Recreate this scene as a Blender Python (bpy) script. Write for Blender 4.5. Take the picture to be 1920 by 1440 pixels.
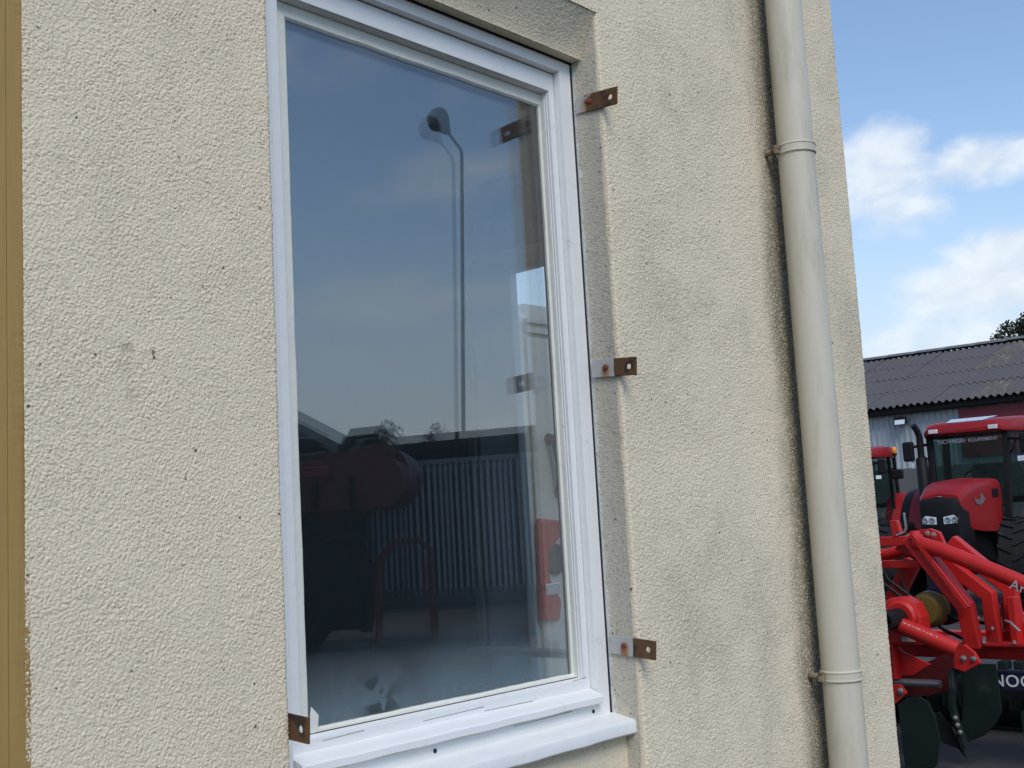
import bpy, bmesh, math, random
import numpy as np
from mathutils import Vector, Matrix

for o in list(bpy.data.objects):
    bpy.data.objects.remove(o)
SC = bpy.context.scene
COL = SC.collection
R = math.radians

# ------------------------------------------------------------------ camera
cam_d = bpy.data.cameras.new('camera')
cam_d.sensor_width = 36.0
cam_d.lens = 36.0 * 2208.45 / 1920.0
cam_d.clip_start = 0.05
cam_d.clip_end = 2000.0
cam = bpy.data.objects.new('camera', cam_d)
COL.objects.link(cam)
c_r = Vector((0.66915261, -0.7410688, -0.0552433))
c_u = Vector((-0.05070829, -0.11970023, 0.99151426))
c_f = Vector((0.74139292, 0.66067306, 0.11767605))
m = Matrix((c_r, c_u, -c_f)).transposed().to_4x4()
m.translation = Vector((0.0, -1.5, 1.6))
cam.matrix_world = m
SC.camera = cam

# ------------------------------------------------------------------ light
SUN_EL = R(47.0)
SUN_AZ = R(212.0)            # from +y towards +x: over the yard in front of the wall, veiled by cloud
sun_dir = Vector((math.sin(SUN_AZ) * math.cos(SUN_EL), math.cos(SUN_AZ) * math.cos(SUN_EL), math.sin(SUN_EL)))
sd = bpy.data.lights.new('sun', 'SUN')
sd.energy = 1.1
sd.angle = R(28.0)
sd.color = (1.0, 0.965, 0.92)
so = bpy.data.objects.new('sun', sd)
COL.objects.link(so)
so.rotation_euler = sun_dir.to_track_quat('Z', 'Y').to_euler()
so.location = (0, 0, 30)

W = bpy.data.worlds.new('World')
SC.world = W
W.use_nodes = True
nt = W.node_tree
nt.nodes.clear()


def N(nt, t, **kw):
    n = nt.nodes.new(t)
    for k, v in kw.items():
        if k.startswith('i_'):
            key = k[2:]
            key = int(key) if key.isdigit() else key
            n.inputs[key].default_value = v
        else:
            setattr(n, k, v)
    return n


def math_n(nt, op, a, b=None, c=None, clamp=False):
    n = nt.nodes.new('ShaderNodeMath')
    n.operation = op
    n.use_clamp = clamp
    for i, v in enumerate((a, b, c)):
        if v is None:
            continue
        if isinstance(v, (int, float)):
            n.inputs[i].default_value = v
        else:
            nt.links.new(v, n.inputs[i])
    return n.outputs[0]


def smooth(nt, v, lo, hi):
    n = nt.nodes.new('ShaderNodeMapRange')
    n.interpolation_type = 'SMOOTHSTEP'
    nt.links.new(v, n.inputs[0])
    n.inputs[1].default_value = lo
    n.inputs[2].default_value = hi
    return n.outputs[0]


def mixc(nt, f, a, b, mode='MIX'):
    n = nt.nodes.new('ShaderNodeMix')
    n.data_type = 'RGBA'
    n.blend_type = mode
    n.clamp_factor = True
    for idx, v in ((0, f), (6, a), (7, b)):
        if isinstance(v, (int, float)):
            n.inputs[idx].default_value = v
        elif isinstance(v, tuple):
            n.inputs[idx].default_value = v if len(v) == 4 else (*v, 1)
        else:
            nt.links.new(v, n.inputs[idx])
    return n.outputs[2]


SKY_STRENGTH = 0.100
sky = N(nt, 'ShaderNodeTexSky', sky_type='NISHITA', sun_disc=False, sun_elevation=SUN_EL, sun_rotation=SUN_AZ,
        air_density=1.0, dust_density=0.25, ozone_density=1.5, altitude=60)
tc = N(nt, 'ShaderNodeTexCoord')
sep = N(nt, 'ShaderNodeSeparateXYZ')
nrm = N(nt, 'ShaderNodeVectorMath', operation='NORMALIZE')
nt.links.new(tc.outputs['Generated'], nrm.inputs[0])
nt.links.new(nrm.outputs[0], sep.inputs[0])
az = math_n(nt, 'DEGREES', math_n(nt, 'ARCTAN2', sep.outputs[0], sep.outputs[1]))
el = math_n(nt, 'DEGREES', math_n(nt, 'ARCSINE', sep.outputs[2]))
# clouds are laid on a flat layer overhead, so they shrink towards the horizon
zc = math_n(nt, 'MAXIMUM', math_n(nt, 'ADD', sep.outputs[2], 0.12), 0.02)
px = math_n(nt, 'DIVIDE', sep.outputs[0], zc)
py = math_n(nt, 'DIVIDE', sep.outputs[1], zc)
comb = N(nt, 'ShaderNodeCombineXYZ')
nt.links.new(px, comb.inputs[0])
nt.links.new(py, comb.inputs[1])
n1 = N(nt, 'ShaderNodeTexNoise', i_Scale=1.1, i_Detail=7.0, i_Roughness=0.55, i_Distortion=0.3)
nt.links.new(comb.outputs[0], n1.inputs['Vector'])
wide = math_n(nt, 'MULTIPLY', smooth(nt, n1.outputs[0], 0.52, 0.78), 0.8)
# noise in angle space for the edges of the cumulus seen over the yard
comb2 = N(nt, 'ShaderNodeCombineXYZ')
nt.links.new(math_n(nt, 'MULTIPLY', az, 0.16), comb2.inputs[0])
nt.links.new(math_n(nt, 'MULTIPLY', el, 0.24), comb2.inputs[1])
n2 = N(nt, 'ShaderNodeTexNoise', i_Scale=2.1, i_Detail=7.0, i_Roughness=0.55, i_Distortion=0.35)
nt.links.new(comb2.outputs[0], n2.inputs['Vector'])


def blob(a0, e0, ra, re, amp=1.0):
    da = math_n(nt, 'DIVIDE', math_n(nt, 'SUBTRACT', az, a0), ra)
    de = math_n(nt, 'DIVIDE', math_n(nt, 'SUBTRACT', el, e0), re)
    r2 = math_n(nt, 'ADD', math_n(nt, 'MULTIPLY', da, da), math_n(nt, 'MULTIPLY', de, de))
    return math_n(nt, 'MULTIPLY', math_n(nt, 'SUBTRACT', 1.0, r2), amp)


bl = None
for args in ((66.6, 15.2, 2.6, 2.3, .8), (70.8, 15.0, 3.0, 1.1, .7), (67.2, 13.6, 2.2, 1.5, .6), (73.2, 10.0, 4.8, 2.2, 1.2),
             (69.3, 9.4, 3.0, 1.3, .7), (76.5, 11.3, 3.5, 2.6, 1.0), (61.0, 14.2, 4.0, 1.9, .8), (69.0, 6.3, 9.0, 2.2, .35)):
    b = blob(*args)
    b = math_n(nt, 'MAXIMUM', b, -1.3)
    bl = b if bl is None else math_n(nt, 'SMOOTH_MAX', bl, b, 0.5)
cum = math_n(nt, 'ADD', bl, math_n(nt, 'MULTIPLY', math_n(nt, 'SUBTRACT', n2.outputs[0], 0.5), 1.9))
cum = smooth(nt, cum, -0.35, 0.75)
region = smooth(nt, math_n(nt, 'ABSOLUTE', math_n(nt, 'SUBTRACT', az, 69.0)), 22.0, 10.0)
low = smooth(nt, el, 38.0, 24.0)
region = math_n(nt, 'MULTIPLY', region, low)
inv = math_n(nt, 'SUBTRACT', 1.0, region)
veil = None
for args in ((133.5, 17.2, 4.5, 1.4, .5), (136.5, 16.2, 4.0, .8, .35), (131.0, 9.2, 6.0, 1.0, .18), (141.5, 8.2, 4.0, 1.0, .2), (141.0, 22.5, 5.0, 1.6, .25)):
    b = math_n(nt, 'MAXIMUM', blob(*args), 0.0)
    veil = b if veil is None else math_n(nt, 'ADD', veil, b)
veil = math_n(nt, 'MULTIPLY', veil, smooth(nt, n2.outputs[0], 0.30, 0.62))
wide = math_n(nt, 'ADD', wide, veil, clamp=True)
dens = math_n(nt, 'ADD', math_n(nt, 'MULTIPLY', cum, region), math_n(nt, 'MULTIPLY', wide, inv), clamp=True)
dens = math_n(nt, 'MULTIPLY', dens, 0.85)
fade = smooth(nt, el, -1.0, 2.0)
dens = math_n(nt, 'MULTIPLY', dens, fade)
hz = math_n(nt, 'MULTIPLY', smooth(nt, el, 17.0, 3.0), 0.85)          # pale haze bank all round the horizon
skyc = mixc(nt, hz, sky.outputs[0], (3.35, 3.9, 4.65))
skyc = mixc(nt, dens, skyc, mixc(nt, smooth(nt, n2.outputs[0], 0.35, 0.65), (4.2, 4.6, 5.1), (5.0, 5.35, 5.7)))
bg = N(nt, 'ShaderNodeBackground', i_Strength=SKY_STRENGTH)
nt.links.new(skyc, bg.inputs[0])
wo = N(nt, 'ShaderNodeOutputWorld')
nt.links.new(bg.outputs[0], wo.inputs[0])

SC.view_settings.view_transform = 'Standard'
SC.view_settings.look = 'None'
SC.view_settings.gamma = 1.0
SC.view_settings.exposure = 0.84
SC.view_settings.use_curve_mapping = False
SC.cycles.max_bounces = 7
SC.cycles.diffuse_bounces = 3
SC.cycles.glossy_bounces = 4
SC.cycles.transparent_max_bounces = 20
SC.cycles.caustics_reflective = False
SC.cycles.caustics_refractive = False


# ------------------------------------------------------------------ materials
def new_mat(name):
    m = bpy.data.materials.new(name)
    m.use_nodes = True
    return m, m.node_tree, m.node_tree.nodes['Principled BSDF']


def mat(name, col, rough=0.6, metal=0.0, var=0.12, scale=8.0, bump=0.0, bscale=60.0, coat=0.0, stretch=None, dirt=None, spec=0.5):
    """Base colour with soft mottling, roughness variation, optional dirt patches and fine relief."""
    m, nt, p = new_mat(name)
    tc = N(nt, 'ShaderNodeTexCoord')
    vec = tc.outputs['Object']
    if stretch:
        mp = N(nt, 'ShaderNodeMapping')
        mp.inputs['Scale'].default_value = stretch
        nt.links.new(vec, mp.inputs[0])
        vec = mp.outputs[0]
    n = N(nt, 'ShaderNodeTexNoise', i_Scale=scale, i_Detail=6.0, i_Roughness=0.6)
    nt.links.new(vec, n.inputs['Vector'])
    d = tuple(max(0, c * (1 - var)) for c in col)
    l = tuple(min(1, c * (1 + var)) for c in col)
    c = mixc(nt, n.outputs[0], d, l)
    if dirt:
        dcol, lo, hi, dsc = dirt
        n3 = N(nt, 'ShaderNodeTexNoise', i_Scale=dsc, i_Detail=8.0, i_Roughness=0.65)
        nt.links.new(vec, n3.inputs['Vector'])
        c = mixc(nt, smooth(nt, n3.outputs[0], lo, hi), c, dcol)
    nt.links.new(c, p.inputs['Base Color'])
    r = N(nt, 'ShaderNodeMapRange', i_3=max(0.02, rough - 0.1), i_4=min(1, rough + 0.1))
    nt.links.new(n.outputs[0], r.inputs[0])
    nt.links.new(r.outputs[0], p.inputs['Roughness'])
    p.inputs['Metallic'].default_value = metal
    p.inputs['Coat Weight'].default_value = coat
    p.inputs['Specular IOR Level'].default_value = spec
    p.inputs['Coat Roughness'].default_value = 0.12
    if bump:
        n2 = N(nt, 'ShaderNodeTexNoise', i_Scale=bscale, i_Detail=5.0)
        nt.links.new(vec, n2.inputs['Vector'])
        b = N(nt, 'ShaderNodeBump', i_Strength=bump, i_Distance=0.004)
        nt.links.new(n2.outputs[0], b.inputs['Height'])
        nt.links.new(b.outputs[0], p.inputs['Normal'])
    return m


def stucco_mat(name, base, grey, streak=0.34, grey_amt=0.36, spots=True, pipe_stain=False, overspray=False):
    m, nt, p = new_mat(name)
    geo = N(nt, 'ShaderNodeNewGeometry')
    pos = geo.outputs['Position']
    n1 = N(nt, 'ShaderNodeTexNoise', i_Scale=3.2, i_Detail=6.0, i_Roughness=0.6)
    nt.links.new(pos, n1.inputs['Vector'])
    c = mixc(nt, n1.outputs[0], tuple(b * 0.90 for b in base), tuple(min(1, b * 1.09) for b in base))
    # rain streaks: noise stretched down the wall
    mp = N(nt, 'ShaderNodeMapping')
    mp.inputs['Scale'].default_value = (14.0, 14.0, 1.6)
    nt.links.new(pos, mp.inputs[0])
    n2 = N(nt, 'ShaderNodeTexNoise', i_Scale=1.0, i_Detail=7.0, i_Roughness=0.65, i_Distortion=0.4)
    nt.links.new(mp.outputs[0], n2.inputs['Vector'])
    n4 = N(nt, 'ShaderNodeTexNoise', i_Scale=230.0, i_Detail=2.0)
    nt.links.new(pos, n4.inputs['Vector'])
    st = math_n(nt, 'MULTIPLY', smooth(nt, n2.outputs[0], 0.48, 0.78), smooth(nt, n4.outputs[0], 0.30, 0.62))
    st = math_n(nt, 'MULTIPLY', st, streak)
    c = mixc(nt, st, c, grey)
    # grain to grain difference
    n5 = N(nt, 'ShaderNodeTexNoise', i_Scale=140.0, i_Detail=3.0)
    nt.links.new(pos, n5.inputs['Vector'])
    c = mixc(nt, math_n(nt, 'MULTIPLY', smooth(nt, n5.outputs[0], 0.50, 0.75), grey_amt), c, grey)
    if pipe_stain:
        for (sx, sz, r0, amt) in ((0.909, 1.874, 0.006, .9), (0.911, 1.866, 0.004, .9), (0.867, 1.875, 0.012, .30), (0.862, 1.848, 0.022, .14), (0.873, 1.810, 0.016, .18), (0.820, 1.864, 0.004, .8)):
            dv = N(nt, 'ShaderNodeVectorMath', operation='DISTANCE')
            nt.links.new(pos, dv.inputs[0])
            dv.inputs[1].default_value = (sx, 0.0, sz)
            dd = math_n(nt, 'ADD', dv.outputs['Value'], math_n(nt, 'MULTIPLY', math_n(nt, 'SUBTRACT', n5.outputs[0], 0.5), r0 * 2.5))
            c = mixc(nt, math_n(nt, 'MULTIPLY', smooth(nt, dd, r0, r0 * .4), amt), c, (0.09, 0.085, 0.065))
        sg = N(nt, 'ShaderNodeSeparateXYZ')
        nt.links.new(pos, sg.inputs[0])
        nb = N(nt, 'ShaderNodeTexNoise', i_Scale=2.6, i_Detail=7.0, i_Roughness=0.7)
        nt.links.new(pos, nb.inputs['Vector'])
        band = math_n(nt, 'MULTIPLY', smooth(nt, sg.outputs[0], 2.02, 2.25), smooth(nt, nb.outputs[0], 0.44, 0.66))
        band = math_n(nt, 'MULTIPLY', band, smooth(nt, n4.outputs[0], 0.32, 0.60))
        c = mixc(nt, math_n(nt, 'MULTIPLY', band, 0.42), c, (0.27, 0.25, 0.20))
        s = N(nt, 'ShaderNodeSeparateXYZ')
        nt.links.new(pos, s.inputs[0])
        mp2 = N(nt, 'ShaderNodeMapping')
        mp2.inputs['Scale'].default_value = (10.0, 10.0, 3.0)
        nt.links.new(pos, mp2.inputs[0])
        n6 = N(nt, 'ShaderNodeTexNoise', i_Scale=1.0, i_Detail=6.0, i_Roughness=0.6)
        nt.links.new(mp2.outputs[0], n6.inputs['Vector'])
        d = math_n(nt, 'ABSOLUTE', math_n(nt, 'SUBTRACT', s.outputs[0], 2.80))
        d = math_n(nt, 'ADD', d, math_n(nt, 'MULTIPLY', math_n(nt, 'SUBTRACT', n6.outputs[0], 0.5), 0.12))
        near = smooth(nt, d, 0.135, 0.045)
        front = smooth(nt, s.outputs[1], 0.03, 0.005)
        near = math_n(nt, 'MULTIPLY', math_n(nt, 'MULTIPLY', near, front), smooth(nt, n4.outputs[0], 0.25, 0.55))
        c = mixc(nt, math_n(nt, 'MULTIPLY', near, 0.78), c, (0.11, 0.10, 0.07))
    if spots:
        v = N(nt, 'ShaderNodeTexVoronoi', i_Scale=55.0)
        vd = N(nt, 'ShaderNodeVectorMath', operation='ADD')
        nt.links.new(pos, vd.inputs[0])
        nw = N(nt, 'ShaderNodeTexNoise', i_Scale=160.0)
        nt.links.new(pos, nw.inputs['Vector'])
        nsc = N(nt, 'ShaderNodeVectorMath', operation='SCALE')
        nsc.inputs['Scale'].default_value = 0.008
        nt.links.new(nw.outputs['Color'], nsc.inputs[0])
        nt.links.new(nsc.outputs[0], vd.inputs[1])
        nt.links.new(vd.outputs[0], v.inputs['Vector'])
        sc = N(nt, 'ShaderNodeSeparateColor')
        nt.links.new(v.outputs['Color'], sc.inputs[0])
        thr = math_n(nt, 'MULTIPLY', math_n(nt, 'POWER', sc.outputs[0], 5.0), 0.19)
        sp = smooth(nt, math_n(nt, 'SUBTRACT', thr, v.outputs['Distance']), 0.0, 0.05)
        c = mixc(nt, math_n(nt, 'MULTIPLY', sp, 0.85), c, (0.07, 0.068, 0.055))
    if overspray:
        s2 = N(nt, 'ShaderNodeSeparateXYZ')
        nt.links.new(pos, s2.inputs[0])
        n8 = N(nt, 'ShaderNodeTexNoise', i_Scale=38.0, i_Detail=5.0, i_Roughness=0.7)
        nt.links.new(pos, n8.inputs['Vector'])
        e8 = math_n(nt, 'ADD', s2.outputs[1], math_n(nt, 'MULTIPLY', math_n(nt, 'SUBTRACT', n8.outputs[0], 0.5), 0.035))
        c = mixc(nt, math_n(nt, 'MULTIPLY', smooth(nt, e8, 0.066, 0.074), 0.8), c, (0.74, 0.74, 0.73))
    nt.links.new(c, p.inputs['Base Color'])
    p.inputs['Roughness'].default_value = 0.92
    p.inputs['Specular IOR Level'].default_value = 0.2
    b = N(nt, 'ShaderNodeBump', i_Strength=0.8, i_Distance=0.002)
    n7 = N(nt, 'ShaderNodeTexNoise', i_Scale=320.0, i_Detail=4.0)
    nt.links.new(pos, n7.inputs['Vector'])
    nt.links.new(n7.outputs[0], b.inputs['Height'])
    nt.links.new(b.outputs[0], p.inputs['Normal'])
    return m


def glass_mat(name, f0=0.06, tint=(0.93, 0.96, 0.95), haze=None):
    """Sheet glass: straight-through transmission and Schlick reflection; haze = dried-on film at the foot of the pane."""
    m = bpy.data.materials.new(name)
    m.use_nodes = True
    nt = m.node_tree
    nt.nodes.clear()
    out = N(nt, 'ShaderNodeOutputMaterial')
    tr = N(nt, 'ShaderNodeBsdfTransparent')
    tr.inputs[0].default_value = (*tint, 1)
    gl = N(nt, 'ShaderNodeBsdfAnisotropic' if False else 'ShaderNodeBsdfGlossy')
    gl.inputs['Roughness'].default_value = 0.0
    geo = N(nt, 'ShaderNodeNewGeometry')
    dt = N(nt, 'ShaderNodeVectorMath', operation='DOT_PRODUCT')
    nt.links.new(geo.outputs['Normal'], dt.inputs[0])
    nt.links.new(geo.outputs['Incoming'], dt.inputs[1])
    c = math_n(nt, 'ABSOLUTE', dt.outputs['Value'])
    s = math_n(nt, 'POWER', math_n(nt, 'SUBTRACT', 1.0, c), 5.0)
    f = math_n(nt, 'ADD', math_n(nt, 'MULTIPLY', s, 1 - f0), f0, clamp=True)
    mx = N(nt, 'ShaderNodeMixShader')
    nt.links.new(f, mx.inputs[0])
    nt.links.new(tr.outputs[0], mx.inputs[1])
    nt.links.new(gl.outputs[0], mx.inputs[2])
    last = mx.outputs[0]
    if haze:
        pos = geo.outputs['Position']
        sp = N(nt, 'ShaderNodeSeparateXYZ')
        nt.links.new(pos, sp.inputs[0])
        n = N(nt, 'ShaderNodeTexNoise', i_Scale=5.0, i_Detail=5.0, i_Roughness=0.55, i_Distortion=0.4)
        nt.links.new(pos, n.inputs['Vector'])
        mp = N(nt, 'ShaderNodeMapping')
        mp.inputs['Scale'].default_value = (60.0, 1.0, 3.0)
        nt.links.new(pos, mp.inputs[0])
        n2 = N(nt, 'ShaderNodeTexNoise', i_Scale=1.0, i_Detail=4.0)
        nt.links.new(mp.outputs[0], n2.inputs['Vector'])
        h = math_n(nt, 'ADD', sp.outputs[2], math_n(nt, 'MULTIPLY', math_n(nt, 'SUBTRACT', n.outputs[0], 0.5), 0.10))
        g = math_n(nt, 'POWER', smooth(nt, h, 1.43, 1.25), 1.3)
        g = math_n(nt, 'MULTIPLY', g, math_n(nt, 'ADD', 0.75, math_n(nt, 'MULTIPLY', n2.outputs[0], 0.5)))
        # wiped smears: ridged noise, only near the lower corners and rail
        n3 = N(nt, 'ShaderNodeTexNoise', i_Scale=13.0, i_Detail=3.0, i_Roughness=0.5, i_Distortion=0.9)
        nt.links.new(pos, n3.inputs['Vector'])
        n3b = N(nt, 'ShaderNodeTexNoise', i_Scale=4.0, i_Detail=1.0)
        nt.links.new(pos, n3b.inputs['Vector'])
        sm = smooth(nt, n3.outputs[0], 0.53, 0.57)
        sm = math_n(nt, 'MULTIPLY', sm, smooth(nt, sp.outputs[2], 1.40, 1.31))
        sm = math_n(nt, 'MULTIPLY', sm, smooth(nt, n3b.outputs[0], 0.46, 0.54))
        g = math_n(nt, 'MULTIPLY', g, math_n(nt, 'SUBTRACT', 1.0, math_n(nt, 'MULTIPLY', sm, 0.85)))
        # specks of paint and dust
        v = N(nt, 'ShaderNodeTexVoronoi', i_Scale=26.0)
        nt.links.new(pos, v.inputs['Vector'])
        sc = N(nt, 'ShaderNodeSeparateColor')
        nt.links.new(v.outputs['Color'], sc.inputs[0])
        thr = math_n(nt, 'MULTIPLY', math_n(nt, 'POWER', sc.outputs[1], 9.0), 0.05)
        spk = smooth(nt, math_n(nt, 'SUBTRACT', thr, v.outputs['Distance']), 0.0, 0.012)
        a = math_n(nt, 'ADD', math_n(nt, 'ADD', math_n(nt, 'MULTIPLY', g, haze), 0.022), math_n(nt, 'MULTIPLY', spk, 0.35), clamp=True)
        df = N(nt, 'ShaderNodeBsdfDiffuse')
        df.inputs[0].default_value = (0.50, 0.64, 0.72, 1)
        m2 = N(nt, 'ShaderNodeMixShader')
        nt.links.new(a, m2.inputs[0])
        nt.links.new(last, m2.inputs[1])
        nt.links.new(df.outputs[0], m2.inputs[2])
        last = m2.outputs[0]
    nt.links.new(last, out.inputs[0])
    return m


def bracket_mat(name, painted):
    """Flat iron: rust brown where bare, grown over with pale paint on the half against the masonry."""
    m, nt, p = new_mat(name)
    tc = N(nt, 'ShaderNodeTexCoord')
    pos = tc.outputs['Object']
    s = N(nt, 'ShaderNodeSeparateXYZ')
    nt.links.new(pos, s.inputs[0])
    oi = N(nt, 'ShaderNodeObjectInfo')
    sh = N(nt, 'ShaderNodeVectorMath', operation='ADD')
    nt.links.new(pos, sh.inputs[0])
    nt.links.new(oi.outputs['Location'], sh.inputs[1])
    opos, pos = pos, sh.outputs[0]
    n = N(nt, 'ShaderNodeTexNoise', i_Scale=45.0, i_Detail=7.0, i_Roughness=0.65)
    nt.links.new(pos, n.inputs['Vector'])
    rust = mixc(nt, n.outputs[0], (0.050, 0.024, 0.010), (0.20, 0.095, 0.035))
    n2 = N(nt, 'ShaderNodeTexNoise', i_Scale=22.0, i_Detail=4.0)
    nt.links.new(pos, n2.inputs['Vector'])
    rust = mixc(nt, smooth(nt, n2.outputs[0], 0.52, 0.62), rust, (0.035, 0.020, 0.014))
    if painted:
        edge = math_n(nt, 'ADD', s.outputs[1], math_n(nt, 'MULTIPLY', math_n(nt, 'SUBTRACT', n2.outputs[0], 0.5), 0.012))
        pf = smooth(nt, edge, 0.008, 0.0095)
        paint = mixc(nt, n.outputs[0], (0.40, 0.40, 0.38), (0.52, 0.52, 0.50))
        # rust weeping from the screw
        dz = math_n(nt, 'SUBTRACT', s.outputs[2], 0.0)
        dy = math_n(nt, 'ABSOLUTE', math_n(nt, 'SUBTRACT', s.outputs[1], 0.030))
        run = math_n(nt, 'MULTIPLY', smooth(nt, dy, 0.017 * painted, 0.003), smooth(nt, dz, 0.012 * painted, -0.006))
        run = math_n(nt, 'MULTIPLY', run, smooth(nt, n.outputs[0], 0.30, 0.55))
        paint = mixc(nt, run, paint, (0.36, 0.15, 0.045))
        if painted > 2:
            n9 = N(nt, 'ShaderNodeTexNoise', i_Scale=38.0, i_Detail=6.0, i_Roughness=0.7)
            nt.links.new(pos, n9.inputs['Vector'])
            far = smooth(nt, s.outputs[1], 0.062, 0.018)
            paint = mixc(nt, smooth(nt, math_n(nt, 'ADD', n9.outputs[0], math_n(nt, 'MULTIPLY', far, 0.22)), 0.56, 0.66), paint, rust)
        c = mixc(nt, pf, rust, paint)
    else:
        c = rust
    nt.links.new(c, p.inputs['Base Color'])
    p.inputs['Roughness'].default_value = 0.75
    b = N(nt, 'ShaderNodeBump', i_Strength=0.35, i_Distance=0.001)
    nt.links.new(n.outputs[0], b.inputs['Height'])
    nt.links.new(b.outputs[0], p.inputs['Normal'])
    return m


M = {}
CREAM = (0.78, 0.675, 0.495)
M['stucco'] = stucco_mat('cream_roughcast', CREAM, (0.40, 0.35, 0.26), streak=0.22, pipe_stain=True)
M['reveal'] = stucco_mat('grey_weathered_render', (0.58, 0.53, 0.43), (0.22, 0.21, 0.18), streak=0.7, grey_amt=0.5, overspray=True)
M['ochre'] = mat('ochre_paint', (0.37, 0.235, 0.070), 0.70, var=0.16, scale=5.0, bump=0.25, bscale=30.0, stretch=(6, 6, 0.6),
                 dirt=((0.22, 0.15, 0.05), 0.62, 0.74, 3.0))
M['white'] = mat('white_gloss_paint', (0.81, 0.81, 0.79), 0.38, var=0.04, scale=6.0, bump=0.22, bscale=24.0, stretch=(2, 2, 2),
                 dirt=((0.58, 0.57, 0.51), 0.60, 0.78, 11.0))
M['putty'] = mat('old_putty', (0.73, 0.73, 0.65), 0.7, var=0.10, scale=30.0, bump=0.3, bscale=90.0)
M['gap'] = mat('dark_joint', (0.02, 0.02, 0.025), 0.9)
M['glass_out'] = glass_mat('outer_pane', 0.142, (0.965, 0.98, 0.98))
M['glass_in'] = glass_mat('inner_pane', 0.125, (0.965, 0.98, 0.98), haze=0.34)
M['glass_clear'] = glass_mat('clear_pane', 0.04, (0.98, 0.99, 0.99))
M['glass'] = glass_mat('vehicle_glass', 0.045, (0.58, 0.68, 0.67))
M['pipe'] = mat('beige_pvc', (0.60, 0.55, 0.44), 0.45, var=0.08, scale=2.5, bump=0.0, stretch=(4, 4, 0.7),
                dirt=((0.42, 0.39, 0.29), 0.50, 0.75, 3.0))
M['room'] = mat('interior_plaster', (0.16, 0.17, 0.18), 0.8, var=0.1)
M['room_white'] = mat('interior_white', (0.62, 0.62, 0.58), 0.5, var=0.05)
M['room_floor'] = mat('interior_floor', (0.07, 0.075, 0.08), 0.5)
M['black'] = mat('black_plastic', (0.009, 0.009, 0.010), 0.55, var=0.3, scale=20, spec=0.22)
M['rubber'] = mat('tyre_rubber', (0.016, 0.016, 0.016), 0.85, var=0.4, scale=12, spec=0.2, bump=0.3, bscale=40, dirt=((0.06, 0.055, 0.045), 0.55, 0.75, 5.0))
M['red'] = mat('red_tractor_paint', (0.28, 0.008, 0.009), 0.42, var=0.12, scale=3, spec=0.35, coat=0.06, dirt=((0.24, 0.035, 0.03), 0.60, 0.80, 6.0))
M['red2'] = mat('red_implement_paint', (0.52, 0.014, 0.012), 0.50, var=0.22, scale=5, coat=0.03, bump=0.08, dirt=((0.22, 0.045, 0.03), 0.55, 0.74, 9.0))
M['red3'] = mat('dull_red_paint', (0.10, 0.010, 0.012), 0.5, var=0.2, scale=3)
M['grey_metal'] = mat('grey_metal', (0.34, 0.34, 0.36), 0.4, metal=0.7, var=0.15)
M['silver'] = mat('zinc_plated', (0.62, 0.62, 0.60), 0.28, metal=0.9, var=0.2)
M['olive'] = mat('olive_plastic', (0.13, 0.10, 0.022), 0.5, var=0.15)
M['dkgreen'] = mat('dark_green_steel', (0.012, 0.020, 0.019), 0.55, spec=0.25, var=0.35, scale=7, dirt=((0.04, 0.042, 0.036), 0.55, 0.72, 5.0))
M['navy'] = mat('navy_plate', (0.012, 0.016, 0.05), 0.4)
M['letter'] = mat('white_lettering', (0.72, 0.72, 0.72), 0.5, var=0.03)
M['lamp'] = mat('lamp_lens', (0.90, 0.92, 0.94), 0.15, metal=0.4, var=0.1, scale=40)
M['amber'] = mat('amber_lens', (0.85, 0.28, 0.02), 0.2, var=0.1)
M['skylight'] = mat('roof_hatch', (0.20, 0.25, 0.34), 0.15, coat=0.6)
M['seat'] = mat('grey_upholstery', (0.10, 0.11, 0.12), 0.9)
M['asphalt'] = mat('yard_asphalt', (0.048, 0.047, 0.046), 0.9, var=0.25, scale=1.2, bump=0.6, bscale=70, dirt=((0.075, 0.073, 0.068), 0.52, 0.70, 0.35))
M['roofsheet'] = mat('fibre_cement', (0.108, 0.103, 0.105), 0.9, var=0.22, scale=2.2, bump=0.3, spec=0.2, dirt=((0.17, 0.155, 0.11), 0.62, 0.76, 1.1))
M['roofsheet2'] = mat('fibre_cement_lichen', (0.115, 0.108, 0.10), 0.9, var=0.25, scale=3.0, bump=0.3, stretch=(0.5, 3, 1), spec=0.2, dirt=((0.24, 0.215, 0.14), 0.52, 0.64, 2.6))
M['ridge'] = mat('ridge_cement', (0.13, 0.13, 0.135), 0.9, var=0.3, scale=4.0, dirt=((0.38, 0.38, 0.37), 0.55, 0.64, 5.0))
M['clad'] = mat('grey_white_cladding', (0.42, 0.44, 0.45), 0.6, var=0.10, scale=1.2, stretch=(3, 3, 0.4), dirt=((0.30, 0.31, 0.30), 0.55, 0.75, 1.5))
M['concrete'] = mat('weathered_concrete', (0.13, 0.13, 0.12), 0.9, var=0.25, scale=1.5, bump=0.3, dirt=((0.22, 0.22, 0.21), 0.55, 0.72, 0.8))
M['darkwood'] = mat('dark_fascia', (0.010, 0.010, 0.011), 0.8, spec=0.15)
M['doorred'] = mat('red_barn_door', (0.17, 0.016, 0.024), 0.55, var=0.12, scale=1.5)
M['slat'] = mat('grey_slat', (0.37, 0.38, 0.38), 0.7, var=0.22, scale=2.0, stretch=(3, 3, 0.5))
M['slatdark'] = mat('dark_boarding', (0.05, 0.052, 0.056), 0.9)
M['greenroof'] = mat('green_sheet_roof', (0.05, 0.10, 0.09), 0.6, var=0.15)
M['verge'] = mat('pale_verge', (0.50, 0.51, 0.52), 0.6)
M['galv'] = mat('galvanised_post', (0.20, 0.22, 0.24), 0.55, metal=0.3)
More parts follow.
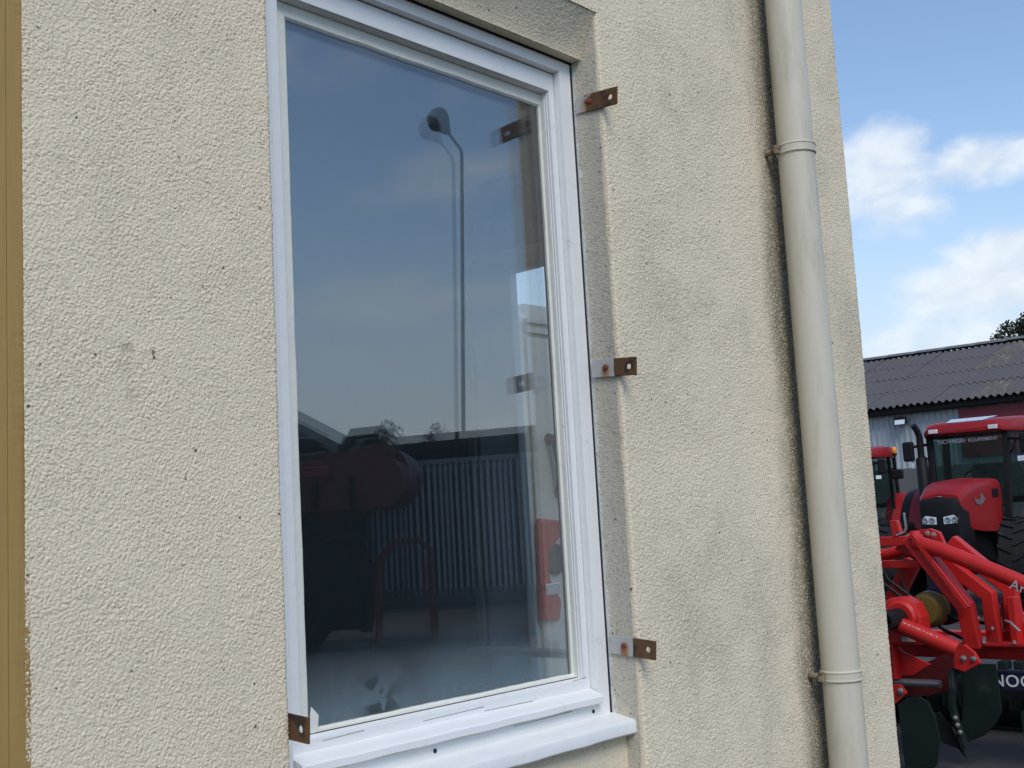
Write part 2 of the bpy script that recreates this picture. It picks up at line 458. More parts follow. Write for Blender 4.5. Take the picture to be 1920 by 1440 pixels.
M['leaf'] = mat('foliage', (0.028, 0.040, 0.018), 0.75, var=0.45, scale=0.8)
M['bark'] = mat('bark', (0.09, 0.07, 0.05), 0.95, var=0.3, bump=0.5, bscale=20)
M['rustscrew'] = mat('rusted_screw', (0.20, 0.055, 0.03), 0.8, var=0.4, scale=120, bump=0.3, bscale=300)
M['vanwhite'] = mat('white_van_paint', (0.72, 0.70, 0.64), 0.35, var=0.05, coat=0.3, dirt=((0.55, 0.52, 0.45), 0.6, 0.8, 2.0))
M['redlens'] = mat('red_lens', (0.50, 0.012, 0.03), 0.2, var=0.1)
M['oldclip'] = mat('grimy_clip', (0.24, 0.20, 0.14), 0.8, var=0.4, scale=60, dirt=((0.12, 0.05, 0.025), 0.5, 0.65, 40.0))
M['bracket_a'] = bracket_mat('flat_iron_rusted', 2.2)
M['bracket_b'] = bracket_mat('flat_iron_painted', 1.0)
M['bracket_c'] = bracket_mat('flat_iron_bare', 0)


# ------------------------------------------------------------------ mesh helpers
class MB:
    def __init__(s):
        s.v, s.f = [], []

    def add(s, verts, faces):
        o = len(s.v)
        s.v += [tuple(p) for p in verts]
        s.f += [tuple(i + o for i in f) for f in faces]
        return s

    def box(s, a, b):
        x0, y0, z0 = (min(a[i], b[i]) for i in range(3))
        x1, y1, z1 = (max(a[i], b[i]) for i in range(3))
        return s.add([(x0, y0, z0), (x1, y0, z0), (x1, y1, z0), (x0, y1, z0), (x0, y0, z1), (x1, y0, z1), (x1, y1, z1), (x0, y1, z1)],
                     [(0, 3, 2, 1), (4, 5, 6, 7), (0, 1, 5, 4), (1, 2, 6, 5), (2, 3, 7, 6), (3, 0, 4, 7)])

    def loft(s, rings, closed=True, caps=True):
        n = len(rings[0])
        o = []
        fs = []
        for r in rings:
            o += list(r)
        for k in range(len(rings) - 1):
            for i in range(n if closed else n - 1):
                j = (i + 1) % n
                fs.append((k * n + i, k * n + j, (k + 1) * n + j, (k + 1) * n + i))
        if caps and closed:
            fs.append(tuple(range(n - 1, -1, -1)))
            fs.append(tuple(range((len(rings) - 1) * n, len(rings) * n)))
        return s.add(o, fs)

    def prism(s, poly, frame, t):
        """poly: 2D points; frame: (origin, u, v, w); extruded t along w."""
        O, u, v, w = (Vector(q) for q in frame)
        a = [O + u * p[0] + v * p[1] for p in poly]
        b = [q + w * t for q in a]
        return s.loft([a, b])

    def tube(s, pts, r, seg=12, square=False, caps=True):
        pts = [Vector(p) for p in pts]
        rs = r if isinstance(r, (list, tuple)) else [r] * len(pts)
        rings = []
        up = None
        for i, p in enumerate(pts):
            d = (pts[min(i + 1, len(pts) - 1)] - pts[max(i - 1, 0)]).normalized()
            if up is None:
                up = Vector((0, 0, 1)) if abs(d.z) < 0.9 else Vector((1, 0, 0))
            sdv = d.cross(up).normalized()
            up = sdv.cross(d).normalized()
            if square:
                w, h = rs[i] if isinstance(rs[i], (list, tuple)) else (rs[i], rs[i])
                rings.append([p + sdv * a * w + up * b * h for a, b in ((-1, -1), (1, -1), (1, 1), (-1, 1))])
            else:
                rings.append([p + (sdv * math.cos(2 * math.pi * k / seg) + up * math.sin(2 * math.pi * k / seg)) * rs[i] for k in range(seg)])
        return s.loft(rings, caps=caps)

    def lathe(s, prof, O=(0, 0, 0), axis=(0, 0, 1), seg=24, caps=True):
        a = Vector(axis).normalized()
        u = a.orthogonal().normalized()
        v = a.cross(u)
        O = Vector(O)
        rings = [[O + a * h + (u * math.cos(2 * math.pi * k / seg) + v * math.sin(2 * math.pi * k / seg)) * r for k in range(seg)] for r, h in prof]
        return s.loft(rings, caps=caps)

    def build(s, name, m, parent=None, smooth=False, bevel=0.0, loc=None, auto=35):
        me = bpy.data.meshes.new(name)
        me.from_pydata(s.v, [], s.f)
        bm = bmesh.new()
        bm.from_mesh(me)
        bmesh.ops.recalc_face_normals(bm, faces=bm.faces)
        bm.to_mesh(me)
        bm.free()
        me.materials.append(M[m] if isinstance(m, str) else m)
        if smooth:
            me.polygons.foreach_set('use_smooth', [True] * len(me.polygons))
            me.set_sharp_from_angle(angle=R(auto))
        o = bpy.data.objects.new(name, me)
        COL.objects.link(o)
        if loc:
            o.location = loc
        if parent:
            o.parent = parent
        if bevel:
            bv = o.modifiers.new('bevel', 'BEVEL')
            bv.width = bevel
            bv.segments = 2
            bv.limit_method = 'ANGLE'
            bv.angle_limit = R(40)
        return o


def tag(o, label, cat, group=None, kind=None):
    if label:
        o['label'] = label
    if cat:
        o['category'] = cat
    if group:
        o['group'] = group
    if kind:
        o['kind'] = kind
    return o


def empty(name, loc=(0, 0, 0), rz=0.0):
    o = bpy.data.objects.new(name, None)
    COL.objects.link(o)
    o.location = loc
    o.rotation_euler = (0, 0, rz)
    o.empty_display_size = 0.2
    return o


def copy_tree(o, parent=None):
    c = o.copy()
    COL.objects.link(c)
    if parent:
        c.parent = parent
    for ch in list(o.children):
        copy_tree(ch, c)
    return c


def grid_obj(name, P, mats, parent, flip=False):
    """P: array (a, b, 3) of points -> one smooth mesh. mats: material key."""
    a, b = P.shape[:2]
    me = bpy.data.meshes.new(name)
    idx = np.arange(a * b).reshape(a, b)
    q = np.stack([idx[:-1, :-1], idx[1:, :-1], idx[1:, 1:], idx[:-1, 1:]], -1).reshape(-1, 4)
    if flip:
        q = q[:, ::-1]
    me.vertices.add(a * b)
    me.vertices.foreach_set('co', P.reshape(-1).astype(np.float32))
    me.loops.add(q.size)
    me.loops.foreach_set('vertex_index', q.reshape(-1).astype(np.int32))
    me.polygons.add(len(q))
    me.polygons.foreach_set('loop_start', np.arange(0, q.size, 4, dtype=np.int32))
    me.polygons.foreach_set('use_smooth', np.ones(len(q), dtype=bool))
    me.update(calc_edges=True)
    me.materials.append(M[mats])
    o = bpy.data.objects.new(name, me)
    COL.objects.link(o)
    o.parent = parent
    return o


def text_obj(name, body, size, O, u, v, m, parent, align='LEFT', thick=0.0015, bold=0.0, spacing=1.0):
    """Flat lettering: u = writing direction, v = up."""
    cu = bpy.data.curves.new(name, 'FONT')
    cu.body = body
    cu.size = size
    cu.align_x = align
    cu.extrude = thick
    cu.offset = bold
    cu.space_character = spacing
    t = bpy.data.objects.new(name, cu)
    COL.objects.link(t)
    dg = bpy.context.evaluated_depsgraph_get()
    me = bpy.data.meshes.new_from_object(t.evaluated_get(dg))
    COL.objects.unlink(t)
    bpy.data.objects.remove(t)
    u = Vector(u).normalized()
    v = Vector(v).normalized()
    w = u.cross(v)
    me.transform(Matrix.Translation(Vector(O)) @ Matrix((u, v, w)).transposed().to_4x4())
    me.materials.clear()
    me.materials.append(M[m])
    o = bpy.data.objects.new(name, me)
    COL.objects.link(o)
    o.parent = parent
    return o


# ------------------------------------------------------------------ ground
g = MB()
nx = 40
g.add([(-250, -250, 0), (350, -250, 0), (350, 250, 0), (-250, 250, 0)], [(0, 1, 2, 3)])
ground = g.build('ground', 'asphalt')
tag(ground, 'grey asphalt farm yard', None, kind='structure')
ground['kind'] = 'structure'

# ------------------------------------------------------------------ the rendered building
bld = empty('building', (0.75, 0.0, 0.0))
tag(bld, 'cream roughcast building with a white framed window and ochre painted edge', 'building')


def P_(o, parent=bld):          # parts keep world coordinates although the root stands at the wall's foot
    o.parent = parent
    o.matrix_parent_inverse = Matrix.Translation(-Vector(parent.location))
    return o


def hash2(ix, iz, k):
    h = (ix * 374761393 + iz * 668265263 + k * 974634541) & 0xFFFFFFFF
    h = ((h ^ (h >> 13)) * 1274126177) & 0xFFFFFFFF
    h = h ^ (h >> 16)
    return (h & 0xFFFFFF) / float(0x1000000)


def cells(x, z, sx, sz, seed):
    """Rounded pebbles of thrown render: high in the middle of each random cell, creases between."""
    u, v = x / sx, z / sz
    iu, iv = np.floor(u).astype(np.int64), np.floor(v).astype(np.int64)
    best = np.full(u.shape, 9.0)
    second = np.full(u.shape, 9.0)
    amp = np.zeros(u.shape)
    for du in (-1, 0, 1):
        for dv in (-1, 0, 1):
            cu, cv = iu + du, iv + dv
            fx = cu + 0.15 + 0.7 * hash2(cu, cv, seed)
            fz = cv + 0.15 + 0.7 * hash2(cu, cv, seed + 7)
            a = hash2(cu, cv, seed + 13)
            d = (u - fx) ** 2 + (v - fz) ** 2
            d = d * (0.7 + 0.7 * a)
            nb = d < best
            second = np.where(nb, best, np.minimum(second, d))
            amp = np.where(nb, a, amp)
            best = np.where(nb, d, best)
    e = np.sqrt(second) - np.sqrt(best)
    h = np.clip(1 - best * 1.25, 0, 1) ** 0.8 * (0.55 + 0.45 * amp)
    return h * np.clip(e / 0.28, 0.0, 1) ** 0.5


def vnoise(x, z, s, seed):
    u, v = x / s, z / s
    iu, iv = np.floor(u).astype(np.int64), np.floor(v).astype(np.int64)
    fu, fv = u - iu, v - iv
    fu, fv = fu * fu * (3 - 2 * fu), fv * fv * (3 - 2 * fv)
    a, b = hash2(iu, iv, seed), hash2(iu + 1, iv, seed)
    c, d = hash2(iu, iv + 1, seed), hash2(iu + 1, iv + 1, seed)
    return (a * (1 - fu) + b * fu) * (1 - fv) + (c * (1 - fu) + d * fu) * fv


def stucco_h(x, z, k=1.0):
    wx = (vnoise(x, z, 0.016, 91) - 0.5) * 0.006 + (vnoise(x, z, 0.0048, 93) - 0.5) * 0.0026
    wz = (vnoise(x, z, 0.014, 92) - 0.5) * 0.007 + (vnoise(x, z, 0.0048, 94) - 0.5) * 0.0024
    xx, zz = x + wx, z + wz
    ca, sa = math.cos(0.33), math.sin(0.33)
    u1, v1 = xx * ca + zz * sa, zz * ca - xx * sa
    ca, sa = math.cos(-0.45), math.sin(-0.45)
    u2, v2 = xx * ca + zz * sa + 0.5, zz * ca - xx * sa + 0.3
    far = np.clip((x - 1.35) / 0.7, 0, 1)
    h = 0.0019 * cells(u1, v1, 0.0052, 0.0037, 3) + 0.0014 * cells(u2, v2, 0.0075, 0.0052, 5)
    if far.max() > 0:
        hf = 0.0021 * cells(u1, v1, 0.0072, 0.0052, 8) + 0.0018 * cells(u2, v2, 0.0105, 0.0072, 9)
        h = h * (1 - far) + hf * far
    h = h * (0.82 + 0.36 * vnoise(x, z, 0.05, 17))
    h += 0.0030 * (vnoise(x, z, 0.35, 31) - 0.5) + 0.0012 * (vnoise(x, z, 0.06, 37) - 0.5)
    return h * k


RAD = 0.007
XL, XR, XC = 1.1295, 2.0325, 3.2235
REV = 0.088


def folded(name, svals, zvals, pos_fn, mats, parent, k=1.0, flip=False, kfun=None):
    S, Z = np.meshgrid(svals, zvals, indexing='ij')
    X, Y, NX, NY = pos_fn(S)
    H = stucco_h(S, Z, k)
    if kfun is not None:
        H = H * kfun(S, Z)
    P = np.stack([X + NX * H, Y + NY * H, Z], -1)
    return grid_obj(name, P, mats, parent, flip)


def pos_right(S):
    """S = distance along the wall: < XR runs into the right-hand reveal, > XC turns the building's corner."""
    X, Y = S.copy(), np.zeros_like(S)
    NX, NY = np.zeros_like(S), -np.ones_like(S)
    q = math.pi / 2 * RAD
    a0 = XR + RAD                       # wall starts being flat here
    m1 = (S < a0) & (S >= a0 - q)
    t = (a0 - S) / RAD
    X = np.where(m1, a0 - RAD * np.sin(t), X)
    Y = np.where(m1, RAD - RAD * np.cos(t), Y)
    NX = np.where(m1, -np.sin(t), NX)
    NY = np.where(m1, -np.cos(t), NY)
    m2 = S < a0 - q
    X = np.where(m2, XR, X)
    Y = np.where(m2, RAD + (a0 - q - S), Y)
    NX = np.where(m2, -1.0, NX)
    NY = np.where(m2, 0.0, NY)
    c0 = XC - RAD
    m3 = (S > c0) & (S <= c0 + q)
    t = (S - c0) / RAD
    X = np.where(m3, c0 + RAD * np.sin(t), X)
    Y = np.where(m3, RAD - RAD * np.cos(t), Y)
    NX = np.where(m3, np.sin(t), NX)
    NY = np.where(m3, -np.cos(t), NY)
    m4 = S > c0 + q
    X = np.where(m4, XC, X)
    Y = np.where(m4, RAD + (S - c0 - q), Y)
    NX = np.where(m4, 1.0, NX)
    NY = np.where(m4, 0.0, NY)
    return X, Y, NX, NY


def pos_left(S):
    X, Y = S.copy(), np.zeros_like(S)
    NX, NY = np.zeros_like(S), -np.ones_like(S)
    q = math.pi / 2 * RAD
    c0 = XL - RAD
    m3 = (S > c0) & (S <= c0 + q)
    t = (S - c0) / RAD
    X = np.where(m3, c0 + RAD * np.sin(t), X)
    Y = np.where(m3, RAD - RAD * np.cos(t), Y)
    NX = np.where(m3, np.sin(t), NX)
    NY = np.where(m3, -np.cos(t), NY)
    m4 = S > c0 + q
    X = np.where(m4, XL, X)
    Y = np.where(m4, RAD + (S - c0 - q), Y)
    NX = np.where(m4, 1.0, NX)
    NY = np.where(m4, 0.0, NY)
    return X, Y, NX, NY


def flat_pos(S):
    return S, np.zeros_like(S), np.zeros_like(S), -np.ones_like(S)


ZS = 2.722                     # top of the splayed lintel
wall_parts = []
o = folded('front_wall', np.linspace(0.718, XL + REV, 420), np.linspace(1.20, ZS, 980), pos_left, 'stucco', None)
P_(o); wall_parts.append(o)
o = folded('front_wall', np.linspace(0.718, XL + REV, 60), np.linspace(0.0, 1.20, 90), pos_left, 'stucco', None)
P_(o); wall_parts.append(o)
s_r = np.concatenate([np.linspace(XR - REV + RAD, XR + RAD, 48), np.linspace(XR + RAD, XC, 460)[1:], np.linspace(XC, XC + 0.05, 20)[1:]])
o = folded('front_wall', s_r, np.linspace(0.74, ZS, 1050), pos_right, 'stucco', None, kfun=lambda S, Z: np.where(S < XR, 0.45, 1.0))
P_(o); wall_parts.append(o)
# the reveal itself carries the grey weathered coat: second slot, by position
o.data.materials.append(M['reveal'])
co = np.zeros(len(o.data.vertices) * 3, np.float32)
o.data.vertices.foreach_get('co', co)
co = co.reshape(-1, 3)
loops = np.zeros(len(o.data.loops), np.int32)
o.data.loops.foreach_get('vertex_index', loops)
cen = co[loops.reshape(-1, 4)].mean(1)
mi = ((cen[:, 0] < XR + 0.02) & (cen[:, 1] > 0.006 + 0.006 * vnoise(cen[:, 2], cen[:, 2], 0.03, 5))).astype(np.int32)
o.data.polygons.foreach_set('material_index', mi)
o = folded('front_wall', s_r[::6], np.linspace(0.0, 0.74, 60), pos_right, 'stucco', None)
P_(o); wall_parts.append(o)
xs_top = np.concatenate([np.linspace(0.715, 1.6, 90), np.linspace(1.6, XR, 190)[1:], np.linspace(XR, XC, 380)[1:], np.linspace(XC, XC + 0.05, 20)[1:]])


def pos_top(S):
    X, Y, NX, NY = pos_right(np.maximum(S, XR + RAD))
    lo = S < XR + RAD
    return np.where(lo, S, X), np.where(lo, 0.0, Y), np.where(lo, 0.0, NX), np.where(lo, -1.0, NY)


o = folded('front_wall', xs_top, np.linspace(ZS, 3.15, 180), pos_top, 'stucco', None)
P_(o); wall_parts.append(o)
o = folded('front_wall', xs_top[::6], np.linspace(3.15, 7.0, 100), pos_top, 'stucco', None)
P_(o); wall_parts.append(o)


# splayed lintel face over the window
def lintel(name):
    xs = np.linspace(XL - 0.01, XR + 0.012, 420)
    tv = np.linspace(0, 1, 60)
    Xg, T = np.meshgrid(xs, tv, indexing='ij')
    y0, z0, y1, z1 = 0.050, 2.626, -0.0005, ZS + 0.004
    r = np.clip(T * 1.0, 0, 1)
    Yg = y0 + (y1 - y0) * (r ** 1.25)
    Zg = z0 + (z1 - z0) * r
    H = stucco_h(Xg, Zg * 1.1, 0.8) * np.clip((1 - T) * 12, 0.3, 1)
    n = Vector((0, -(z1 - z0), (y1 - y0) * -0 - 0.03)).normalized()
    P = np.stack([Xg, Yg + n.y * H, Zg + n.z * H * 0.3], -1)
    return grid_obj(name, P, 'reveal_l', None)


M['reveal_l'] = stucco_mat('lintel_render', (0.78, 0.68, 0.50), (0.34, 0.31, 0.24), streak=0.5, grey_amt=0.3)
P_(lintel('lintel'))
b = MB()
b.box((XL - 0.02, 0.052, 2.627), (XR + 0.01, 0.11, 2.90))
P_(b.build('lintel_soffit', 'reveal_l'))
# recessed apron under the sill
xs = np.linspace(XL - 0.01, XR + 0.01, 300)
Xg, Zg = np.meshgrid(xs, np.linspace(0.95, 1.175, 90), indexing='ij')
H = stucco_h(Xg, Zg, 0.45)
P_(grid_obj('apron', np.stack([Xg, 0.045 - H, Zg], -1), 'stucco', None))
b = MB()
b.box((XL - 0.01, 0.043, 0.0), (XR + 0.01, 0.2, 0.951))
P_(b.build('apron', 'stucco'))
# masonry core behind the render: left pier, right pier, spandrel, head
b = MB()
b.box((-6.0, 0.10, 0.0), (XL + 0.004, 0.30, 7.0))
pp = [(XR - 0.004, 0.10), (XC - 0.05, 0.10), (XC - 0.05, 0.30), (2.26, 0.30), (XR - 0.002, 0.128)]
b.loft([[(x, y, 0.0) for x, y in pp], [(x, y, 7.0) for x, y in pp]])
b.box((XL + 0.006, 0.20, 0.0), (XR - 0.006, 0.298, 1.17))
b.box((XL + 0.006, 0.112, 2.63), (XR - 0.008, 0.298, 7.0))
b.box((XR - 0.006, 0.16, 2.66), (2.27, 0.297, 7.0))
b.box((XR - 0.006, 0.16, 0.0), (2.27, 0.297, 1.16))
P_(b.build('masonry_core', 'room'))
# plain continuation of the wall to the left of the ochre band
b = MB()
b.box((-6.0, 0.002, 0.0), (0.30, 0.099, 7.0))
P_(b.build('front_wall', 'stucco'))
# side wall with the side opening, back and roof
b = MB()
SY0, SY1, SZ0, SZ1 = 0.40, 1.335, 0.95, 2.545
b.box((3.0, 0.302, 0.0), (XC, SY0, 7.0))
b.box((3.0, SY1, 0.0), (XC, 9.0, 7.0))
b.box((3.0, SY0, 0.0), (XC, SY1, SZ0))
b.box((3.0, SY0, SZ1), (XC, SY1, 7.0))
b.box((XC - 0.05, 0.056, 0.0), (XC - 0.004, 0.302, 7.0))
P_(b.build('side_wall', 'stucco'))
b = MB()
b.box((-6.3, -0.35, 7.0), (XC + 0.3, 9.3, 7.18))
P_(b.build('roof', 'concrete'))
b = MB()
b.box((-6.0, 8.8, 0.0), (3.0, 9.0, 7.0))
b.box((-6.0, 0.30, 0.0), (-5.8, 8.8, 7.0))
P_(b.build('rear_wall', 'stucco'))
# the small room behind the window
b = MB()
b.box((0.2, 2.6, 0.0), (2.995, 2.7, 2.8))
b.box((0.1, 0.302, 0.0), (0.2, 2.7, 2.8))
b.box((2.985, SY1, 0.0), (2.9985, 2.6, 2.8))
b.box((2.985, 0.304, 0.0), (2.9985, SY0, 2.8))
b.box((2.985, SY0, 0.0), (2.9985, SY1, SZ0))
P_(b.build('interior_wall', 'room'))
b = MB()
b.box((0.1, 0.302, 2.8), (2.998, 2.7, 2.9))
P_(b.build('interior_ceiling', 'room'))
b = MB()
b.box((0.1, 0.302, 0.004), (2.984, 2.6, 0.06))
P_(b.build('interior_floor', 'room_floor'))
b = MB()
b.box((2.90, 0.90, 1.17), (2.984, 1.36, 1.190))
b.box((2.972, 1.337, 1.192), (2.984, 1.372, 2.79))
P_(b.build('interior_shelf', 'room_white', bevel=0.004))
# plain side window towards the passage where the van stands
b = MB()
for (y0, y1, z0, z1) in ((SY0 + .002, SY0 + .05, SZ0 + .002, SZ1 - .002), (SY1 - .022, SY1 - .002, SZ0 + .002, SZ1 - .002), (SY0 + .05, SY1 - .022, SZ0 + .002, SZ0 + .06), (SY0 + .05, SY1 - .022, SZ1 - .03, SZ1 - .002)):
    b.box((3.175, y0, z0), (3.215, y1, z1))
sw = P_(b.build('side_window', 'room_white', bevel=0.003))
b = MB()
b.box((3.19, SY0 + .05, SZ0 + .06), (3.194, SY1 - .022, SZ1 - .03))
h = b.build('pane', 'glass_clear')
h.parent = sw
b = MB()
b.box((2.984, SY1 - .012, SZ0 + .002), (3.174, SY1 - .001, SZ1 - .002))
P_(b.build('jamb_lining', 'room', bevel=0.002))

# ochre painted band at the left edge, two flush boards with a hairline joint
b = MB()
zv = np.linspace(0, 7, 8)
b.box((0.300, -0.0012, 0.0), (0.6965, 0.098, 7.0))
P_(b.build('ochre_band', 'ochre', bevel=0.0006))
b = MB()
random.seed(4)
pts_f = []
nz = 1100
rings = []
for k in range(nz + 1):
    z = 0.9 + 1.9 * k / nz
    e = 0.7285 + 0.0028 * math.sin(z * 5.1) + random.uniform(-0.0016, 0.0026)
    rings.append([(0.697, 0.0975, z), (0.697, -0.0006, z), (0.6975, -0.0012, z), (0.724, -0.0012, z), (e, 0.0015, z), (e, 0.0975, z)])
b.loft(rings)
b.box((0.697, 0.0, 0.0), (0.722, 0.0975, 0.899))
b.box((0.697, 0.0, 2.801), (0.722, 0.0975, 7.0))
P_(b.build('ochre_band', 'ochre', smooth=True, auto=30))


# ------------------------------------------------------------------ the window
def frame_rings(prof):
    """prof: list of (left, right, bottom, top, y). A mitred rectangular frame lofted from the rings."""
    return [[(l, y, bt), (r, y, bt), (r, y, t), (l, y, t)] for l, r, bt, t, y in prof]


b = MB()
FX0, FX1, FZ0, FZ1 = 1.1335, 2.0265, 1.184, 2.6225
IX0, IX1, IZ0, IZ1 = 1.196, 1.988, 1.216, 2.597
b.loft(frame_rings([(FX0, FX1, FZ0, FZ1, 0.125), (FX0, FX1, FZ0, FZ1, 0.0795), (FX0 + .0015, FX1 - .0015, FZ0 + .0015, FZ1 - .0015, 0.078),
                    (IX0 - .003, IX1 + .003, IZ0 - .003, IZ1 + .003, 0.078), (IX0 - .0008, IX1 + .0008, IZ0 - .0008, IZ1 + .0008, 0.0788), (IX0, IX1, IZ0, IZ1, 0.081),
                    (IX0, IX1, IZ0, IZ1, 0.098), (IX0, IX1, IZ0, IZ1, 0.125)]), caps=False)
win = P_(b.build('window', 'white', smooth=True, auto=25))
win['label'] = 'tall white painted timber window with one large pane'


def wpart(mb, name, m, **kw):
    o = mb.build(name, m, **kw)
    o.parent = win
    o.matrix_parent_inverse = win.matrix_parent_inverse.copy()
    o.matrix_parent_inverse = Matrix.Identity(4)
    return o


b = MB()
b.loft(frame_rings([(IX0 + .0015, IX1 - .0015, IZ0 + .0015, IZ1 - .002, 0.150), (IX0 + .0015, IX1 - .0015, IZ0 + .0015, IZ1 - .002, 0.0975), (IX0 + .003, IX1 - .003, IZ0 + .003, IZ1 - .0035, 0.096),
                    (1.2245, 1.9700, 1.266, 2.5545, 0.096), (1.2262, 1.9683, 1.2675, 2.5525, 0.0967), (1.2265, 1.9680, 1.268, 2.552, 0.0985),
                    (1.2265, 1.9678, 1.2685, 2.552, 0.1030), (1.2280, 1.9664, 1.2695, 2.5508, 0.1036), (1.2280, 1.9664, 1.2700, 2.5508, 0.1085),
                    (1.2292, 1.9652, 1.2708, 2.5500, 0.1092), (1.2295, 1.9650, 1.2715, 2.5500, 0.1275), (1.210, 1.9855, 1.255, 2.570, 0.150)]), caps=False)
wpart(b, 'sash', 'white', smooth=True, auto=25)
# putty / glazing bead with a slightly wandering inner edge
b = MB()
random.seed(11)


def bead_side(a0, a1, fixed_o, fixed_i, horiz, n=60, wob=0.0008, yo=0.1165):
    rings = []
    w = 0.0
    for k in range(n + 1):
        t = a0 + (a1 - a0) * k / n
        w = 0.8 * w + random.uniform(-wob, wob) * 0.6
        s = 1 if fixed_i > fixed_o else -1
        pr = [(fixed_o, 0.1190), (fixed_o + s * 0.0015, yo), (fixed_i - s * 0.004 + w, 0.1185), (fixed_i + w, 0.1222), (fixed_i + w, 0.128), (fixed_o, 0.128)]
        rings.append([(t, y, q) if horiz else (q, y, t) for q, y in pr])
    b.loft(rings)


bead_side(1.2297, 1.9648, 2.5498, 2.521, True)
bead_side(1.2297, 1.9648, 1.2717, 1.2795, True, yo=0.110)
bead_side(1.2717, 2.5496, 1.2297, 1.2620, False)
bead_side(1.2717, 2.5496, 1.9648, 1.9585, False, yo=0.112)
wpart(b, 'glazing_putty', 'putty', smooth=True, auto=30)
# two panes of the sealed unit; the inner sheet bows a little, which is what doubles the reflections
b = MB()
b.box((1.231, 0.1227, 1.273), (1.963, 0.1267, 2.548))
wpart(b, 'pane', 'glass_out')
b = MB()
cx, cz = 1.597, 1.9105
for_ = [(-.3635, -.637), (.3635, -.637), (.3635, .637), (-.3635, .637)]
TZ, TX = 0.0026, 0.0050
fr = [(cx + p, 0.1345 + p * TZ + q * TX, cz + q) for p, q in for_]
b.loft([fr, [(x, y + 0.004, z) for x, y, z in fr]])
wpart(b, 'pane', 'glass_in')
b = MB()
b.loft(frame_rings([(1.231, 1.963, 1.273, 2.548, 0.1270), (1.2585, 1.9565, 1.2765, 2.525, 0.1270), (1.2585, 1.9565, 1.2765, 2.525, 0.1305), (1.231, 1.963, 1.273, 2.548, 0.1305)]), caps=False)
wpart(b, 'spacer_bar', 'gap')
# weather bar on the bottom rail
b = MB()
pr = [(0.0958, 1.2475), (0.066, 1.2375), (0.0625, 1.2355), (0.0605, 1.2325), (0.0605, 1.2215), (0.063, 1.2195), (0.0958, 1.2195)]
n = 24
b.loft([[(1.199 + (1.9835 - 1.199) * k / n, y, z + 0.0005 * math.sin(k * 1.3)) for y, z in pr] for k in range(n + 1)])
wpart(b, 'weather_bar', 'white', smooth=True, auto=30)
b = MB()
pr = [(0.0775, 1.1915), (0.050, 1.1865), (0.0225, 1.1815), (0.0185, 1.1795), (0.0170, 1.1755), (0.0170, 1.1565), (0.0190, 1.1535), (0.030, 1.1525), (0.11, 1.1525), (0.11, 1.1915)]
n = 40
b.loft([[(XL + 0.003 + (XR - 0.0 - XL) * k / n, y + 0.0007 * math.sin(k * 1.7) * (y < 0.03), z + 0.0006 * math.sin(k * 0.9 + y * 50)) for y, z in pr] for k in range(n + 1)])
wpart(b, 'sill', 'white', smooth=True, auto=30)
# two screw holes in the sill and rail
for (x, y, z) in ((1.508, 0.0768, 1.2035), (1.968, 0.0768, 1.203)):
    b = MB()
    b.lathe([(0.0042, 0.0), (0.0042, 0.0016)], (x, y, z), (0, 1, 0.0), 12)
    wpart(b, 'screw_hole', 'gap', smooth=True)
# dark open joint between frame and reveal
b = MB()
random.seed(3)
rings = []
for k in range(120):
    z = 1.192 + (2.617 - 1.192) * k / 119
    w = 0.0013 + 0.0012 * abs(math.sin(k * 0.37) * math.sin(k * 0.11 + 1)) + (0.0022 if z < 1.24 else 0)
    rings.append([(2.0270, 0.0785, z), (2.0270 + w + 0.0018, 0.0770, z), (2.0270 + w + 0.0018, 0.1, z), (2.0270, 0.1, z)])
b.loft(rings)
wpart(b, 'open_joint', 'gap')
b = MB()
b.box((1.14, 0.0762, 2.6228), (2.03, 0.10, 2.6268))
wpart(b, 'open_joint', 'gap')
for (x0, x1, y, z, dz) in ((1.50, 1.66, 0.0956, 1.2555, 0.0015), (1.66, 1.80, 0.0956, 1.2490, -0.0015), (1.27, 1.36, 0.0956, 1.2600, 0.002), (1.93, 1.975, 0.0956, 1.2690, 0.002), (1.72, 1.90, 0.0776, 1.2120, 0.001)):
    b = MB()
    b.loft([[(x0, y, z), (x1, y, z + dz), (x1, y, z + dz + 0.0007), (x0, y, z + 0.0005)], [(x0, y + 0.001, z), (x1, y + 0.001, z + dz), (x1, y + 0.001, z + dz + 0.0007), (x0, y + 0.001, z + 0.0005)]])
    wpart(b, 'paint_crack', 'gap')
# torn scrap of masking paper in the lower left corner of the glass
b = MB()
q = [(0.0, 0.0), (0.012, 0.030), (0.018, 0.022), (0.026, 0.012), (0.019, -0.010), (0.004, -0.014)]
b.prism(q, ((1.255, 0.1130, 1.284), (1, 0.12, 0.1), (-.1, 0.05, 1), (0, 1, 0)), 0.0006)
wpart(b, 'paper_scrap', 'putty')


